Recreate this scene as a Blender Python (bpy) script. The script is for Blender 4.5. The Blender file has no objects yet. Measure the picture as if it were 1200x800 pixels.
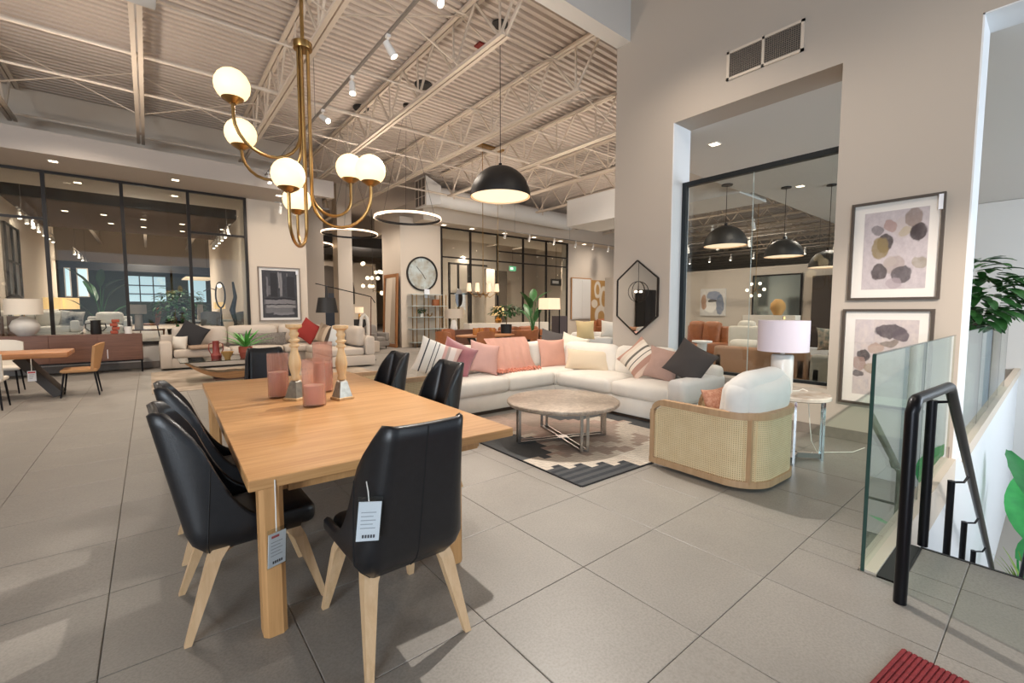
import bpy, bmesh, math, random
from mathutils import Vector as V, Matrix as M, noise as mnoise
PI = math.pi
random.seed(7)
SC = bpy.context.scene
COL = SC.collection

# ---------------------------------------------------------------- camera
cam_d = bpy.data.cameras.new('camera'); cam = bpy.data.objects.new('camera', cam_d); COL.objects.link(cam)
cam_d.sensor_width = 36; cam_d.lens = 36*522/1200; cam_d.clip_start = .05; cam_d.clip_end = 200
cam.location = (0, 0, 1.5)
cam.rotation_euler = (math.radians(90-4.04), 0, math.radians(50.85-90))
SC.camera = cam
# ---------------------------------------------------------------- world, exposure
SC.view_settings.view_transform = 'Standard'; SC.view_settings.look = 'None'
SC.view_settings.gamma = 1; SC.view_settings.use_curve_mapping = False
SC.view_settings.exposure = 0.0
W = bpy.data.worlds.new('daylight'); SC.world = W; W.use_nodes = True
bg = W.node_tree.nodes['Background']; bg.inputs[0].default_value = (.72, .85, 1, 1); bg.inputs[1].default_value = 1.0
try:
    SC.cycles.use_denoising = True; SC.cycles.max_bounces = 8; SC.cycles.diffuse_bounces = 4
    SC.cycles.transparent_max_bounces = 16; SC.cycles.transmission_bounces = 8
    SC.cycles.sample_clamp_indirect = 4; SC.cycles.caustics_refractive = False; SC.cycles.caustics_reflective = False
except Exception: pass

def lamp(kind, name, loc, energy, color, size=.1, aim=None, **k):
    d = bpy.data.lights.new(name, kind); o = bpy.data.objects.new(name, d); COL.objects.link(o)
    d.energy = energy; d.color = color; o.location = loc
    if kind == 'AREA':
        d.shape = 'RECTANGLE'; d.size = size; d.size_y = k.get('size_y', size)
    else: d.shadow_soft_size = size
    if kind == 'SPOT': d.spot_size = math.radians(k.get('cone', 80)); d.spot_blend = k.get('blend', .5)
    if aim is not None: o.rotation_euler = (V(aim)-V(loc)).to_track_quat('-Z', 'Y').to_euler()
    return o
WARM = (1, .86, .72); WARM2 = (1, .88, .76); DAY = (.80, .90, 1)
# area lamps added for assumed daylight, behind the camera and over the stair atrium
lamp('AREA', 'added_daylight_fill', (-9.2, -5.4, 2.7), 1250, DAY, 5, (3, 5, 1.0), size_y=4)  # added daylight fill; a solid wall stands behind it, no window
lamp('AREA', 'assumed_atrium_daylight', (11, -6.4, 3.2), 900, DAY, 9, (9, 2, 1.0), size_y=5)  # assumed daylight source, out of view in the stair hall
# assumed spots over the dining set, placed from the shadows, no heads modelled here
lamp('SPOT', 'assumed_dining_spot', (4.5, 4.5, 5.2), 1300, (1, .92, .83), .03, (1.25, 1.7, .2), cone=54, blend=.6)
lamp('SPOT', 'assumed_table_spot', (2.3, 3.1, 5.0), 260, (1, .92, .83), .03, (.9, 3.6, .7), cone=44, blend=.7)  # assumed second spot, added for the globe shadows on the table
lamp('SPOT', 'low_wall_fill_spot', (.6, -2.6, 4.6), 2200, WARM2, .05, (6.2, 1.15, .75), cone=26, blend=.8)  # added fill lamp behind the camera, brightens the wall under the prints
lamp('SPOT', 'sofa_fill_spot', (2.5, 2.6, 5.0), 360, (1, .94, .86), .08, (4.9, 5.3, .4), cone=48, blend=.9)  # extra fill lamp added to lift the sofa, no head modelled here
# spots added to brighten the walls, apart from the modelled heads: position, target, watts
for p, q, e in (((3.1, 13.0, 4.5), (3.1, 15.0, 2.4), 70), ((8.7, 14.3, 4.9), (8.7, 16.6, 2.6), 120), ((6.4, 16.4, 4.9), (7.8, 17.5, 2.4), 110), ((6.2, 15.8, 5.0), (6.2, 18.3, 3.0), 90),
                ((19, 14.2, 4.7), (19.2, 16.6, 2.4), 180), ((12.5, 22.6, 4.8), (12.5, 27, 2.2), 500), ((17.5, 22.6, 4.8), (18, 27, 2.2), 500), ((-2.6, 21, 4.6), (-3.3, 23, 2.4), 110), ((1.9, 17.6, 4.6), (2.8, 20, 2.6), 160), ((4.6, 2.6, 5.2), (6.2, 2.8, 1.2), 40), ((3.6, .4, 5.2), (6.2, 1.1, .5), 90)):
    lamp('SPOT', 'added_wall_washer', p, e, WARM2, .05, q, cone=110, blend=.8)
# broad ceiling spots added as ambient fill for the track lighting: x, y, watts
GRID = [(-.8, 8.5, 330), (3.2, .6, 80), (4.2, 8.6, 330), (5.0, 3.4, 110), (-1, 12.0, 400), (3.2, 12.0, 400),
        (8.6, 8.5, 480), (13, 8.5, 480), (8.4, 13.0, 560), (13.5, 13.0, 620), (18, 12.5, 560), (0, 18.6, 620), (-1.6, 18.6, 400), (0, 28.5, 1500), (0, 33, 1500), (-1.5, 30.5, 900),
        (7, 20, 620), (10.8, 20.6, 800), (14.6, 21, 1300), (19, 21, 1200), (12, 25, 1300), (17.5, 27, 1300), (8, 28.5, 800), (16, 28, 800), (14.4, 6.6, 620), (20, 8, 560), (26, 14, 800), (30, 8, 700), (-4, 10.5, 350), (-7, 11.5, 600)]
for gx, gy, ge in GRID:
    lamp('SPOT', 'track_fill_light', (gx, gy, 5.3), ge*1.0, WARM, .06, (gx, gy+.01, 0), cone=160, blend=1)
for gx, gy, e in ((9, 3.4, 230), (13, 3.6, 280), (8.2, 1.6, 90)):
    lamp('SPOT', 'bay_downlight', (gx, gy, 4.2), e, WARM2, .06, (gx, gy+.01, 0), cone=150, blend=1)
# added upward fill that brightens the ribbed ceiling; no fittings hang there
for gx, gy, e in ((0, 5, 150), (4, 6, 110), (-.5, 10, 190), (4.5, 10.5, 200), (9, 8, 200), (9.5, 12.5, 200), (14, 10, 220), (0, 18.5, 120), (0, 30, 420), (9, 24, 120), (18, 22, 300), (12.5, 22, 250), (20, 10, 120), (30, 12, 200)):
    lamp('SPOT', 'ceiling_fill_uplight', (gx, gy, 3.6), e, WARM, .06, (gx, gy+.01, 9), cone=165, blend=1)

# ---------------------------------------------------------------- materials
def lin(c):
    if isinstance(c, str): c = [int(c[i:i+2], 16)/255 for i in (0, 2, 4)]
    return tuple(((x/12.92) if x <= .04045 else ((x+.055)/1.055)**2.4) for x in c[:3])+(1,)
MATS = {}
class NT:
    def __init__(s, name):
        s.m = bpy.data.materials.new(name); s.m.use_nodes = True; s.t = s.m.node_tree; s.n = s.t.nodes; s.b = s.n['Principled BSDF']
    def new(s, typ, **k):
        x = s.n.new(typ)
        for a, v in k.items():
            if a.startswith('i_'): x.inputs[int(a[2:]) if a[2:].isdigit() else a[2:]].default_value = v
            else: setattr(x, a, v)
        return x
    def link(s, a, b): s.t.links.new(a, b)
    def mth(s, op, a, b=None, c=None):
        x = s.n.new('ShaderNodeMath'); x.operation = op
        for i, v in enumerate((a, b, c)):
            if v is None: continue
            if isinstance(v, (int, float)): x.inputs[i].default_value = v
            else: s.link(v, x.inputs[i])
        return x.outputs[0]
    def mix(s, f, a, b):
        x = s.n.new('ShaderNodeMix'); x.data_type = 'RGBA'
        for i, v in ((0, f), (6, a), (7, b)):
            if isinstance(v, (int, float)): x.inputs[i].default_value = v
            elif isinstance(v, tuple): x.inputs[i].default_value = v
            else: s.link(v, x.inputs[i])
        return x.outputs[2]
    def coord(s, kind='Object', scale=(1, 1, 1), rot=(0, 0, 0)):
        tc = s.n.new('ShaderNodeTexCoord'); mp = s.n.new('ShaderNodeMapping')
        s.link(tc.outputs[kind], mp.inputs[0]); mp.inputs['Scale'].default_value = scale; mp.inputs['Rotation'].default_value = rot
        return mp.outputs[0]
    def noise(s, vec, scale, detail=3, rough=.55, dist=0):
        x = s.new('ShaderNodeTexNoise'); s.link(vec, x.inputs['Vector'])
        x.inputs['Scale'].default_value = scale; x.inputs['Detail'].default_value = detail
        x.inputs['Roughness'].default_value = rough; x.inputs['Distortion'].default_value = dist
        return x.outputs[0]
    def ramp(s, f, lo, hi):
        x = s.n.new('ShaderNodeMapRange'); s.link(f, x.inputs[0]); x.inputs[1].default_value = lo; x.inputs[2].default_value = hi
        return x.outputs[0]
    def bump(s, h, strength=.2, dist=.01):
        x = s.n.new('ShaderNodeBump'); s.link(h, x.inputs['Height']); x.inputs['Strength'].default_value = strength
        x.inputs['Distance'].default_value = dist; s.link(x.outputs[0], s.b.inputs['Normal'])
    def base(s, c):
        if isinstance(c, tuple): s.b.inputs['Base Color'].default_value = c
        else: s.link(c, s.b.inputs['Base Color'])
def mat(name, c, rough=.6, metal=0, var=.0, vs=4, bump=0, bs=60, c2=None, spec=None, sheen=0, coat=0, coord='Object', stretch=(1, 1, 1)):
    """paint, cloth, metal ...: colour with a soft mottling between c and c2, plus fine relief"""
    if name in MATS: return MATS[name]
    s = NT(name); s.b.inputs['Roughness'].default_value = rough; s.b.inputs['Metallic'].default_value = metal
    if spec is not None: s.b.inputs['Specular IOR Level'].default_value = spec
    if sheen: s.b.inputs['Sheen Weight'].default_value = sheen
    if coat: s.b.inputs['Coat Weight'].default_value = coat; s.b.inputs['Coat Roughness'].default_value = .1
    a = lin(c); v = s.coord(coord, stretch)
    if c2 is None and var:
        c2l = tuple(max(0, x*(1-var)) for x in a[:3])+(1,)
    else: c2l = lin(c2) if c2 else a
    if c2l != a:
        s.base(s.mix(s.ramp(s.noise(v, vs), .35, .65), a, c2l))
    else: s.base(a)
    if bump: s.bump(s.noise(v, bs, 2), bump, .004)
    MATS[name] = s.m; return s.m
def wood(name, c1, c2, axis=0, rough=.45, scale=1, knots=True):
    if name in MATS: return MATS[name]
    s = NT(name); s.b.inputs['Roughness'].default_value = rough
    st = [9*scale]*3; st[axis] = .55*scale
    v = s.coord('Object', tuple(st)); n1 = s.noise(v, 3.2, 6, .62, .6)
    st2 = [60*scale]*3; st2[axis] = 1.2*scale
    n2 = s.noise(s.coord('Object', tuple(st2)), 3, 3)
    f = s.mth('ADD', s.mth('MULTIPLY', s.ramp(n1, .3, .7), .7), s.mth('MULTIPLY', n2, .3))
    c = s.mix(f, lin(c1), lin(c2))
    if knots:
        kv = [1.6]*3; kv[axis] = .7
        x = s.new('ShaderNodeTexVoronoi'); s.link(s.coord('Object', tuple(kv)), x.inputs['Vector']); x.inputs['Scale'].default_value = 1.6
        k = s.ramp(x.outputs['Distance'], .10, .05)
        dk = tuple(y*.4 for y in lin(c2)[:3])+(1,)
        c = s.mix(s.mth('MULTIPLY', s.mth('MULTIPLY', k, .7), s.ramp(n1, .35, .5)), c, dk)
    s.base(c); s.bump(n2, .08, .003)
    MATS[name] = s.m; return s.m
def emit(name, c, e):
    if name in MATS: return MATS[name]
    s = NT(name); s.base(lin(c)); s.b.inputs['Emission Color'].default_value = lin(c); s.b.inputs['Emission Strength'].default_value = e
    MATS[name] = s.m; return s.m
def glass(name, c='ffffff', rough=0, thin=True, ior=1.45, tint=1.0):
    """clear pane: transparent with a fresnel mirror on top (thin), or solid refracting glass"""
    if name in MATS: return MATS[name]
    s = NT(name)
    if thin:
        tr = s.new('ShaderNodeBsdfTransparent'); tr.inputs[0].default_value = lin(c)
        gl = s.new('ShaderNodeBsdfGlossy'); gl.inputs[0].default_value = (1, 1, 1, 1); gl.inputs['Roughness'].default_value = rough
        fr = s.new('ShaderNodeFresnel'); ge = s.new('ShaderNodeNewGeometry'); s.link(s.mth('MULTIPLY_ADD', ge.outputs['Backfacing'], 1/ior-ior, ior), fr.inputs[0])
        mx = s.new('ShaderNodeMixShader'); s.link(fr.outputs[0], mx.inputs[0]); s.link(tr.outputs[0], mx.inputs[1]); s.link(gl.outputs[0], mx.inputs[2])
        s.link(mx.outputs[0], s.n['Material Output'].inputs[0])
    else:
        s.base(lin(c)); s.b.inputs['Transmission Weight'].default_value = 1; s.b.inputs['Roughness'].default_value = rough; s.b.inputs['IOR'].default_value = ior
    MATS[name] = s.m; return s.m

# ---------------------------------------------------------------- mesh helpers
def T(x=0, y=0, z=0, rx=0, ry=0, rz=0):
    return M.Translation((x, y, z)) @ M.Rotation(rz, 4, 'Z') @ M.Rotation(ry, 4, 'Y') @ M.Rotation(rx, 4, 'X')
class MB:
    """collects shapes into one mesh"""
    def __init__(s): s.b = bmesh.new()
    def raw(s, vs, fs, mx=None, mi=0):
        vv = [s.b.verts.new((mx @ V(p)) if mx else p) for p in vs]
        for f in fs:
            try: s.b.faces.new([vv[i] for i in f]).material_index = mi
            except ValueError: pass
        return s
    def box(s, x0, y0, z0, x1, y1, z1, mx=None, mi=0):
        vs = [(x, y, z) for z in (z0, z1) for y in (y0, y1) for x in (x0, x1)]
        return s.raw(vs, [(0, 2, 3, 1), (4, 5, 7, 6), (0, 1, 5, 4), (2, 6, 7, 3), (0, 4, 6, 2), (1, 3, 7, 5)], mx, mi)
    def rbox(s, x0, y0, z0, x1, y1, z1, r=.01, seg=2, mx=None):
        t = bmesh.new(); q = MB(); q.b.free(); q.b = t; q.box(x0, y0, z0, x1, y1, z1)
        bmesh.ops.bevel(t, geom=list(t.edges), offset=min(r, (x1-x0)*.49, (y1-y0)*.49, (z1-z0)*.49), segments=seg, profile=.5, affect='EDGES')
        return s.merge(t, mx)
    def merge(s, t, mx=None):
        if mx: bmesh.ops.transform(t, matrix=mx, verts=t.verts)
        me = bpy.data.meshes.new('tmp'); t.to_mesh(me); t.free(); s.b.from_mesh(me); bpy.data.meshes.remove(me); return s
    def frustum(s, p, q, a, b, up=(0, 0, 1)):
        """four sided tapered bar from p (size a=(w,d)) to q (size b)"""
        p, q = V(p), V(q); vs = []
        for c, (w, d) in ((p, a), (q, b)):
            vs += [c+V((sx*w/2, sy*d/2, 0)) for sx, sy in ((-1, -1), (1, -1), (1, 1), (-1, 1))]
        return s.raw(vs, [(0, 3, 2, 1), (4, 5, 6, 7), (0, 1, 5, 4), (1, 2, 6, 5), (2, 3, 7, 6), (3, 0, 4, 7)])
    def bar(s, p, q, w, h):
        """box beam from p to q, w wide and h high"""
        p, q = V(p), V(q); d = (q-p).normalized(); u = V((0, 0, 1)) if abs(d.z) < .95 else V((1, 0, 0))
        a = d.cross(u).normalized()*w/2; b = a.cross(d).normalized()*h/2
        vs = [c+x*a+y*b for c in (p, q) for x, y in ((-1, -1), (1, -1), (1, 1), (-1, 1))]
        return s.raw(vs, [(0, 3, 2, 1), (4, 5, 6, 7), (0, 1, 5, 4), (1, 2, 6, 5), (2, 3, 7, 6), (3, 0, 4, 7)])
    def tube(s, pts, r, n=8, closed=False):
        pts = [V(p) for p in pts]; rs = r if isinstance(r, (list, tuple)) else [r]*len(pts); rings = []; N = len(pts)
        u = None
        for i, p in enumerate(pts):
            a = pts[(i-1) % N] if (i or closed) else p; b = pts[(i+1) % N] if (i < N-1 or closed) else p
            d = (b-a).normalized()
            if u is None: u = d.orthogonal().normalized()
            u = (u-d*u.dot(d)).normalized(); w = d.cross(u)
            rings.append([s.b.verts.new(p+(u*math.cos(2*PI*k/n)+w*math.sin(2*PI*k/n))*rs[i]) for k in range(n)])
        for i in range(N if closed else N-1):
            A, B = rings[i], rings[(i+1) % N]
            for k in range(n): s.b.faces.new((A[k], A[(k+1) % n], B[(k+1) % n], B[k]))
        if not closed: s.b.faces.new(rings[0][::-1]); s.b.faces.new(rings[-1])
        return s
    def cyl(s, p, q, r, n=16, r2=None): return s.tube([p, q], [r, r if r2 is None else r2], n)
    def lathe(s, prof, n=24, c=(0, 0, 0), mx=None, flute=0, fn=0):
        c = V(c); rings = []
        for r, z in prof:
            if r < 1e-5: rings.append([s.b.verts.new(c+V((0, 0, z)))])
            else: rings.append([s.b.verts.new(c+V((r*(1+flute*math.cos(fn*2*PI*k/n))*math.cos(2*PI*k/n), r*(1+flute*math.cos(fn*2*PI*k/n))*math.sin(2*PI*k/n), z))) for k in range(n)])
        for A, B in zip(rings, rings[1:]):
            for k in range(n):
                a, b, c_, d = A[k % len(A)], A[(k+1) % n % len(A)], B[(k+1) % n % len(B)], B[k % len(B)]
                f = list(dict.fromkeys((a, b, c_, d)))
                if len(f) > 2:
                    try: s.b.faces.new(f)
                    except ValueError: pass
        if mx: bmesh.ops.transform(s.b, matrix=mx, verts=[v for R in rings for v in R])
        return s
    def ball(s, c, r, n=20, sc=(1, 1, 1)):
        m = 10; return s.lathe([(r*math.sin(PI*i/m)*1, -r*math.cos(PI*i/m)) for i in range(m+1)], n, (0, 0, 0), M.Translation(c) @ M.Diagonal((*sc, 1)))
    def prism(s, poly, z0, z1, mx=None):
        n = len(poly); vs = [(x, y, z0) for x, y in poly]+[(x, y, z1) for x, y in poly]
        return s.raw(vs, [tuple(range(n))[::-1], tuple(range(n, 2*n))]+[(i, (i+1) % n, (i+1) % n+n, i+n) for i in range(n)], mx)
    def grid(s, fn, nu, nv, closeu=False, mi=0):
        R = [[s.b.verts.new(fn(i/nu, j/nv)) for j in range(nv+1)] for i in range(nu+(0 if closeu else 1))]
        for i in range(nu):
            for j in range(nv):
                A, B = R[i], R[(i+1) % len(R)]
                s.b.faces.new((A[j], B[j], B[j+1], A[j+1])).material_index = mi
        return s
    def soft(s, c, size, r=.06, puff=(0, 0, .1), n=9, mx=None, seed=0, lump=.0):
        """stuffed cushion block: rounded box whose faces bulge"""
        t = bmesh.new(); h = [x/2 for x in size]; cs = [math.sin((i/n*2-1)*PI/2) for i in range(n+1)]; vm = {}
        def vert(i, j, k):
            if (i, j, k) in vm: return vm[i, j, k]
            u = V((cs[i], cs[j], cs[k])); p = V((u[a]*h[a] for a in range(3))); rr = min(r, *h)
            inn = V((max(-(h[a]-rr), min(h[a]-rr, p[a])) for a in range(3))); d = p-inn
            if d.length > 1e-9: p = inn+d.normalized()*rr
            for a in range(3):
                o = [x for x in range(3) if x != a]
                p[a] += puff[a]*u[a]*(1-u[o[0]]**2)*(1-u[o[1]]**2)*size[a]*.5
            if lump: p += mnoise.noise_vector(p*3.1+V((seed*7.3, seed, 0)))*lump
            vm[i, j, k] = t.verts.new(p); return vm[i, j, k]
        for a in range(3):
            for side in (0, n):
                for i in range(n):
                    for j in range(n):
                        q = []
                        for di, dj in ((0, 0), (1, 0), (1, 1), (0, 1)):
                            x = [0, 0, 0]; x[a] = side; o = [y for y in range(3) if y != a]; x[o[0]] = i+di; x[o[1]] = j+dj; q.append(vert(*x))
                        t.faces.new(q)
        bmesh.ops.recalc_face_normals(t, faces=t.faces)
        return s.merge(t, M.Translation(c) @ mx if mx else M.Translation(c))
    def pillow(s, w, h, t, mx=None, n=14, seed=0, lump=.012, pinch=.10, sag=0):
        """knife edge scatter pillow standing in the XZ plane, centre at origin"""
        tb = bmesh.new()
        for side in (1, -1):
            R = []
            for i in range(n+1):
                row = []
                for j in range(n+1):
                    u, v = math.sin((i/n*2-1)*PI/2), math.sin((j/n*2-1)*PI/2)
                    th = ((1-u**4)*(1-v**4))**.55*(.62+.38*(1-u*u)*(1-v*v))
                    p = V((u*w/2*(1-pinch*(1-v*v)), side*th*t/2, v*h/2*(1-pinch*(1-u*u))))
                    if th > .01: p += mnoise.noise_vector(p*5+V((seed*3.7, side, seed)))*lump
                    if sag and v > 0: p.z -= sag*v*(1-u*u)*h*.5
                    row.append(tb.verts.new(p))
                R.append(row)
            for i in range(n):
                for j in range(n):
                    q = (R[i][j], R[i+1][j], R[i+1][j+1], R[i][j+1]); tb.faces.new(q if side < 0 else q[::-1])
        bmesh.ops.remove_doubles(tb, verts=tb.verts, dist=1e-5)
        uv = tb.loops.layers.uv.new('UVMap')
        for f in tb.faces:
            for l in f.loops: l[uv].uv = (l.vert.co.x/w+.5, l.vert.co.z/h+.5)
        return s.merge(tb, mx)
    def obj(s, name, m=None, parent=None, smooth=False, loc=None, auto=None):
        bmesh.ops.recalc_face_normals(s.b, faces=s.b.faces)
        me = bpy.data.meshes.new(name); s.b.to_mesh(me); s.b.free()
        for x in (m if isinstance(m, (list, tuple)) else [m]):
            if x: me.materials.append(x)
        if smooth:
            for p in me.polygons: p.use_smooth = True
            if auto is None: auto = 35
            try: me.set_sharp_from_angle(angle=math.radians(auto))
            except Exception: pass
        o = bpy.data.objects.new(name, me); COL.objects.link(o)
        if parent: o.parent = parent
        if loc: o.location = loc
        return o
def link_copy(o, parent=None):
    c = o.copy(); COL.objects.link(c); c.parent = parent; return c
def tag(o, label, cat, group=None, kind=None):
    o['label'] = label; o['category'] = cat
    if group: o['group'] = group
    if kind: o['kind'] = kind
    return o
def thing(name, label, cat, loc=(0, 0, 0), rz=0, group=None):
    o = bpy.data.objects.new(name, None); COL.objects.link(o); o.empty_display_size = .1
    o.location = loc; o.rotation_euler = (0, 0, rz); return tag(o, label, cat, group)
def dup(root, loc, rz=None, label=None, group=None, scale=None):
    kids = {}
    for o in COL.objects:
        if o.parent: kids.setdefault(o.parent.name, []).append(o)
    def rec(o, par):
        c = link_copy(o, par)
        for k in kids.get(o.name, []): rec(k, c)
        return c
    r = rec(root, None); r.location = loc
    if rz is not None: r.rotation_euler = (0, 0, rz)
    if label: r['label'] = label
    if group: r['group'] = group
    if scale: r.scale = (scale,)*3
    return r
def struct(name, mb, m, parent=None, smooth=False):
    o = mb.obj(name, m, parent, smooth)
    if not parent: o['kind'] = 'structure'
    return o
# ---------------------------------------------------------------- setting materials
def tile_mat():
    s = NT('porcelain_tile'); v = s.coord('Object')
    oi = s.new('ShaderNodeObjectInfo'); add = s.new('ShaderNodeVectorMath'); add.operation = 'ADD'
    sc = s.new('ShaderNodeVectorMath'); sc.operation = 'SCALE'; s.link(oi.outputs['Random'], sc.inputs['Scale']); sc.inputs[0].default_value = (37, 91, 13)
    s.link(v, add.inputs[0]); s.link(sc.outputs[0], add.inputs[1]); v = add.outputs[0]
    n1 = s.noise(v, 2.2, 5, .6); n2 = s.noise(v, 90, 2, .5); x = s.new('ShaderNodeTexVoronoi'); s.link(v, x.inputs['Vector']); x.inputs['Scale'].default_value = 150
    c = s.mix(s.ramp(n1, .25, .75), lin('8c8882'), lin('9a958e'))
    c = s.mix(s.mth('MULTIPLY', s.ramp(n2, .38, .72), .5), c, lin('74706a'))
    c = s.mix(s.mth('MULTIPLY', s.ramp(x.outputs['Distance'], .22, .1), .22), c, lin('c4bbae'))
    c = s.mix(s.mth('MULTIPLY', oi.outputs['Random'], .22), c, lin('85807a'))
    s.base(c); s.b.inputs['Roughness'].default_value = .42; s.b.inputs['Specular IOR Level'].default_value = .4
    s.bump(n2, .06, .002); return s.m
M_tile = tile_mat()
M_grout = mat('grout', '87817a', .9)
M_greige = mat('greige_paint', 'b7aca0', .75, bump=.03, bs=180)
M_white = mat('white_paint', 'dcdad6', .7, bump=.02, bs=180)
M_cool = mat('white_gloss_paint', 'e6e8ea', .5)
M_cream = mat('cream_paint', 'd2c5b5', .75)
M_deck = mat('painted_steel_deck', 'c6bab0', .6)
M_steel = mat('painted_joist_steel', 'd3c5b5', .55)
M_bronze = mat('dark_bronze_frame', '2b2623', .4, .4)
M_black = mat('black_metal', '16161a', .35, .6)
M_dark = mat('brown_soffit', '5b4b41', .8)
M_blk = mat('black_fascia', '1f1d1d', .6)
M_base = mat('grey_base_tile', '877d74', .5, var=.15, vs=8)
M_pane = glass('clear_pane', 'f2f4f2')
M_green = glass('greenish_rail_glass', 'e4f0ea')
M_greenedge = mat('glass_edge_green', '2f4a44', .15)

# ---------------------------------------------------------------- floor
TS, X0, Y0 = .7125, 1.91, .97
HOLES = [(3.72, -20, 30, .66), (3.12, .47, 30, .66)]
def cut(rects, h):
    out = []
    for a, b, c, d in rects:
        x0, y0, x1, y1 = max(a, h[0]), max(b, h[1]), min(c, h[2]), min(d, h[3])
        if x0 >= x1 or y0 >= y1: out.append((a, b, c, d)); continue
        for q in ((a, b, x0, d), (x1, b, c, d), (x0, b, x1, y0), (x0, y1, x1, d)):
            if q[2]-q[0] > .015 and q[3]-q[1] > .015: out.append(q)
    return out
mb = MB()
for r in ((-12, -7, 3.72, 15.04), (3.72, .66, 46, 48), (-12, 15.04, 3.72, 48)):
    for a, b, c, d in cut([r], HOLES[1]): mb.box(a, b, -.3, c, d, -.011)
floor = struct('floor', mb, M_grout)
def tile_mb(a, b, c, d):
    g = .0017; e = .004; a += g; b += g; c -= g; d -= g
    t = MB(); vs = [(a, b, -.011), (c, b, -.011), (c, d, -.011), (a, d, -.011), (a, b, -.0015), (c, b, -.0015), (c, d, -.0015), (a, d, -.0015),
                    (a+e, b+e, 0), (c-e, b+e, 0), (c-e, d-e, 0), (a+e, d-e, 0)]
    return t.raw(vs, [(8, 9, 10, 11)]+[(i, (i+1) % 4, (i+1) % 4+4, i+4) for i in range(4)]+[(i+4, (i+1) % 4+4, (i+1) % 4+8, i+8) for i in range(4)])
tmesh = None; far = MB(); cand = []
for i in range(-17, 34):
    for j in range(-5, 20):
        x, y = X0+i*TS, Y0+j*TS
        if y+TS > 15.0: continue
        if x > 6.2+TS and y < 4.2: 
            if y < 0.5: continue
        cx, cy = x+TS/2, y+TS/2
        ang = math.degrees(math.atan2(cx*math.sin(math.radians(50.85))-cy*math.cos(math.radians(50.85)), cx*math.cos(math.radians(50.85))+cy*math.sin(math.radians(50.85))))
        fwd = cx*math.cos(math.radians(50.85))+cy*math.sin(math.radians(50.85))
        vis = abs(ang) < 56 and fwd > .3
        cand.append((0 if vis else 1, fwd if vis else math.hypot(cx, cy), x, y))
cand.sort(); nt = 0
for v, d, x, y in cand:
    rs = [(x, y, x+TS, y+TS)]
    for h in HOLES: rs = [q for r in rs for q in cut([r], h)]
    whole = len(rs) == 1 and abs(rs[0][2]-rs[0][0]-TS) < 1e-6 and abs(rs[0][3]-rs[0][1]-TS) < 1e-6
    if v == 0 and d < 14 and nt < 295:
        if whole:
            if tmesh is None: tmesh = tile_mb(0, 0, TS, TS).obj('tile', M_tile, floor); o = tmesh
            else: o = link_copy(tmesh, floor)
            o.location = (x, y, 0); nt += 1
        else:
            for r in rs:
                o = tile_mb(0, 0, r[2]-r[0], r[3]-r[1]).obj('tile', M_tile, floor, loc=(r[0], r[1], 0)); nt += 1
    else:
        for r in rs:
            t = tile_mb(*r); me = bpy.data.meshes.new('t'); t.b.to_mesh(me); t.b.free(); far.b.from_mesh(me); bpy.data.meshes.remove(me)
o = far.obj('tile_field', M_tile, floor); o['kind'] = 'stuff'
# plain floor further off
struct('trim_1', MB().box(-12, 15.1, -.011, 3.95, 15.5, 0), M_base)

# ---------------------------------------------------------------- right wall with its display window
WX = 6.2; WB = 6.67; HT = 6.5
mb = MB().box(WX, .61, -.3, WB, 1.70, 4.28).box(WX, 3.80, 0, WB, 4.86, 4.28).box(WX, -7, 4.28, WB, 4.86, HT).box(WX, 1.70, -.02, WB, 3.80, .56)
mb.box(WX, -7, -3.6, WB, -5.2, 4.28)
wall_right = struct('wall_right', mb, M_greige)
# cool white jamb linings
struct('trim_2', MB().box(WX+.004, 3.786, .56, WB, 3.80, 4.28).box(WX+.004, .596, 0, WB, .61, 4.28).box(WX+.004, -5.2, 4.266, WB, .61, 4.28), M_cool)
struct('baseboard_right', MB().box(WX-.014, .63, 0, WX, 4.86, .125), M_base)
w1 = struct('window_1', MB().box(6.47, 1.70, .56, 6.545, 3.786, .60).box(6.47, 1.70, 3.38, 6.545, 3.786, 3.45).box(6.47, 3.72, .60, 6.545, 3.786, 3.38), mat('black_window_frame', '1a2024', .4, .3))
for a, b in ((1.70, 2.742), (2.748, 3.72)):
    MB().box(6.50, a, .60, 6.51, b, 3.38).obj('pane', M_pane, w1)
MB().box(6.498, 2.742, .60, 6.512, 2.748, 3.38).obj('glass_joint', mat('joint', 'b7c2c0', .3), w1)
# return grille
g = struct('vent_1', MB(), M_cream)
fr = MB()
for a, b in ((2.10, 2.135), (2.545, 2.575), (2.985, 3.02)): fr.box(WX-.018, a, 4.58, WX, b, 4.95)
for a, b in ((4.58, 4.612), (4.918, 4.95)): fr.box(WX-.018, 2.10, a, WX, 3.02, b)
bpy.data.objects.remove(g); vent = fr.obj('wall_vent', M_cream); tag(vent, 'square lattice return air grille high on the greige wall', 'vent')
MB().box(WX-.003, 2.12, 4.6, WX-.001, 3.0, 4.93).obj('vent_backing', mat('vent_dark', '3a3632', .8), vent)
lt = MB()
for k in range(1, 36): y = 2.12+k*.0245; lt.box(WX-.012, y-.0025, 4.6, WX-.004, y+.0025, 4.93)
for k in range(1, 14): z = 4.6+k*.0236; lt.box(WX-.013, 2.12, z-.0025, WX-.005, 3.0, z+.0025)
o = lt.obj('lattice', mat('vent_lattice', '857a6e', .6), vent); o['kind'] = 'stuff'
# bulkhead beam that leaves the wall's far end
struct('trim_3', MB().box(-6, 4.62, 5.78, WX, 4.86, HT) if False else MB().box(3.9, 4.60, 5.80, WX-.001, 4.86, HT), M_white)
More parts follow.
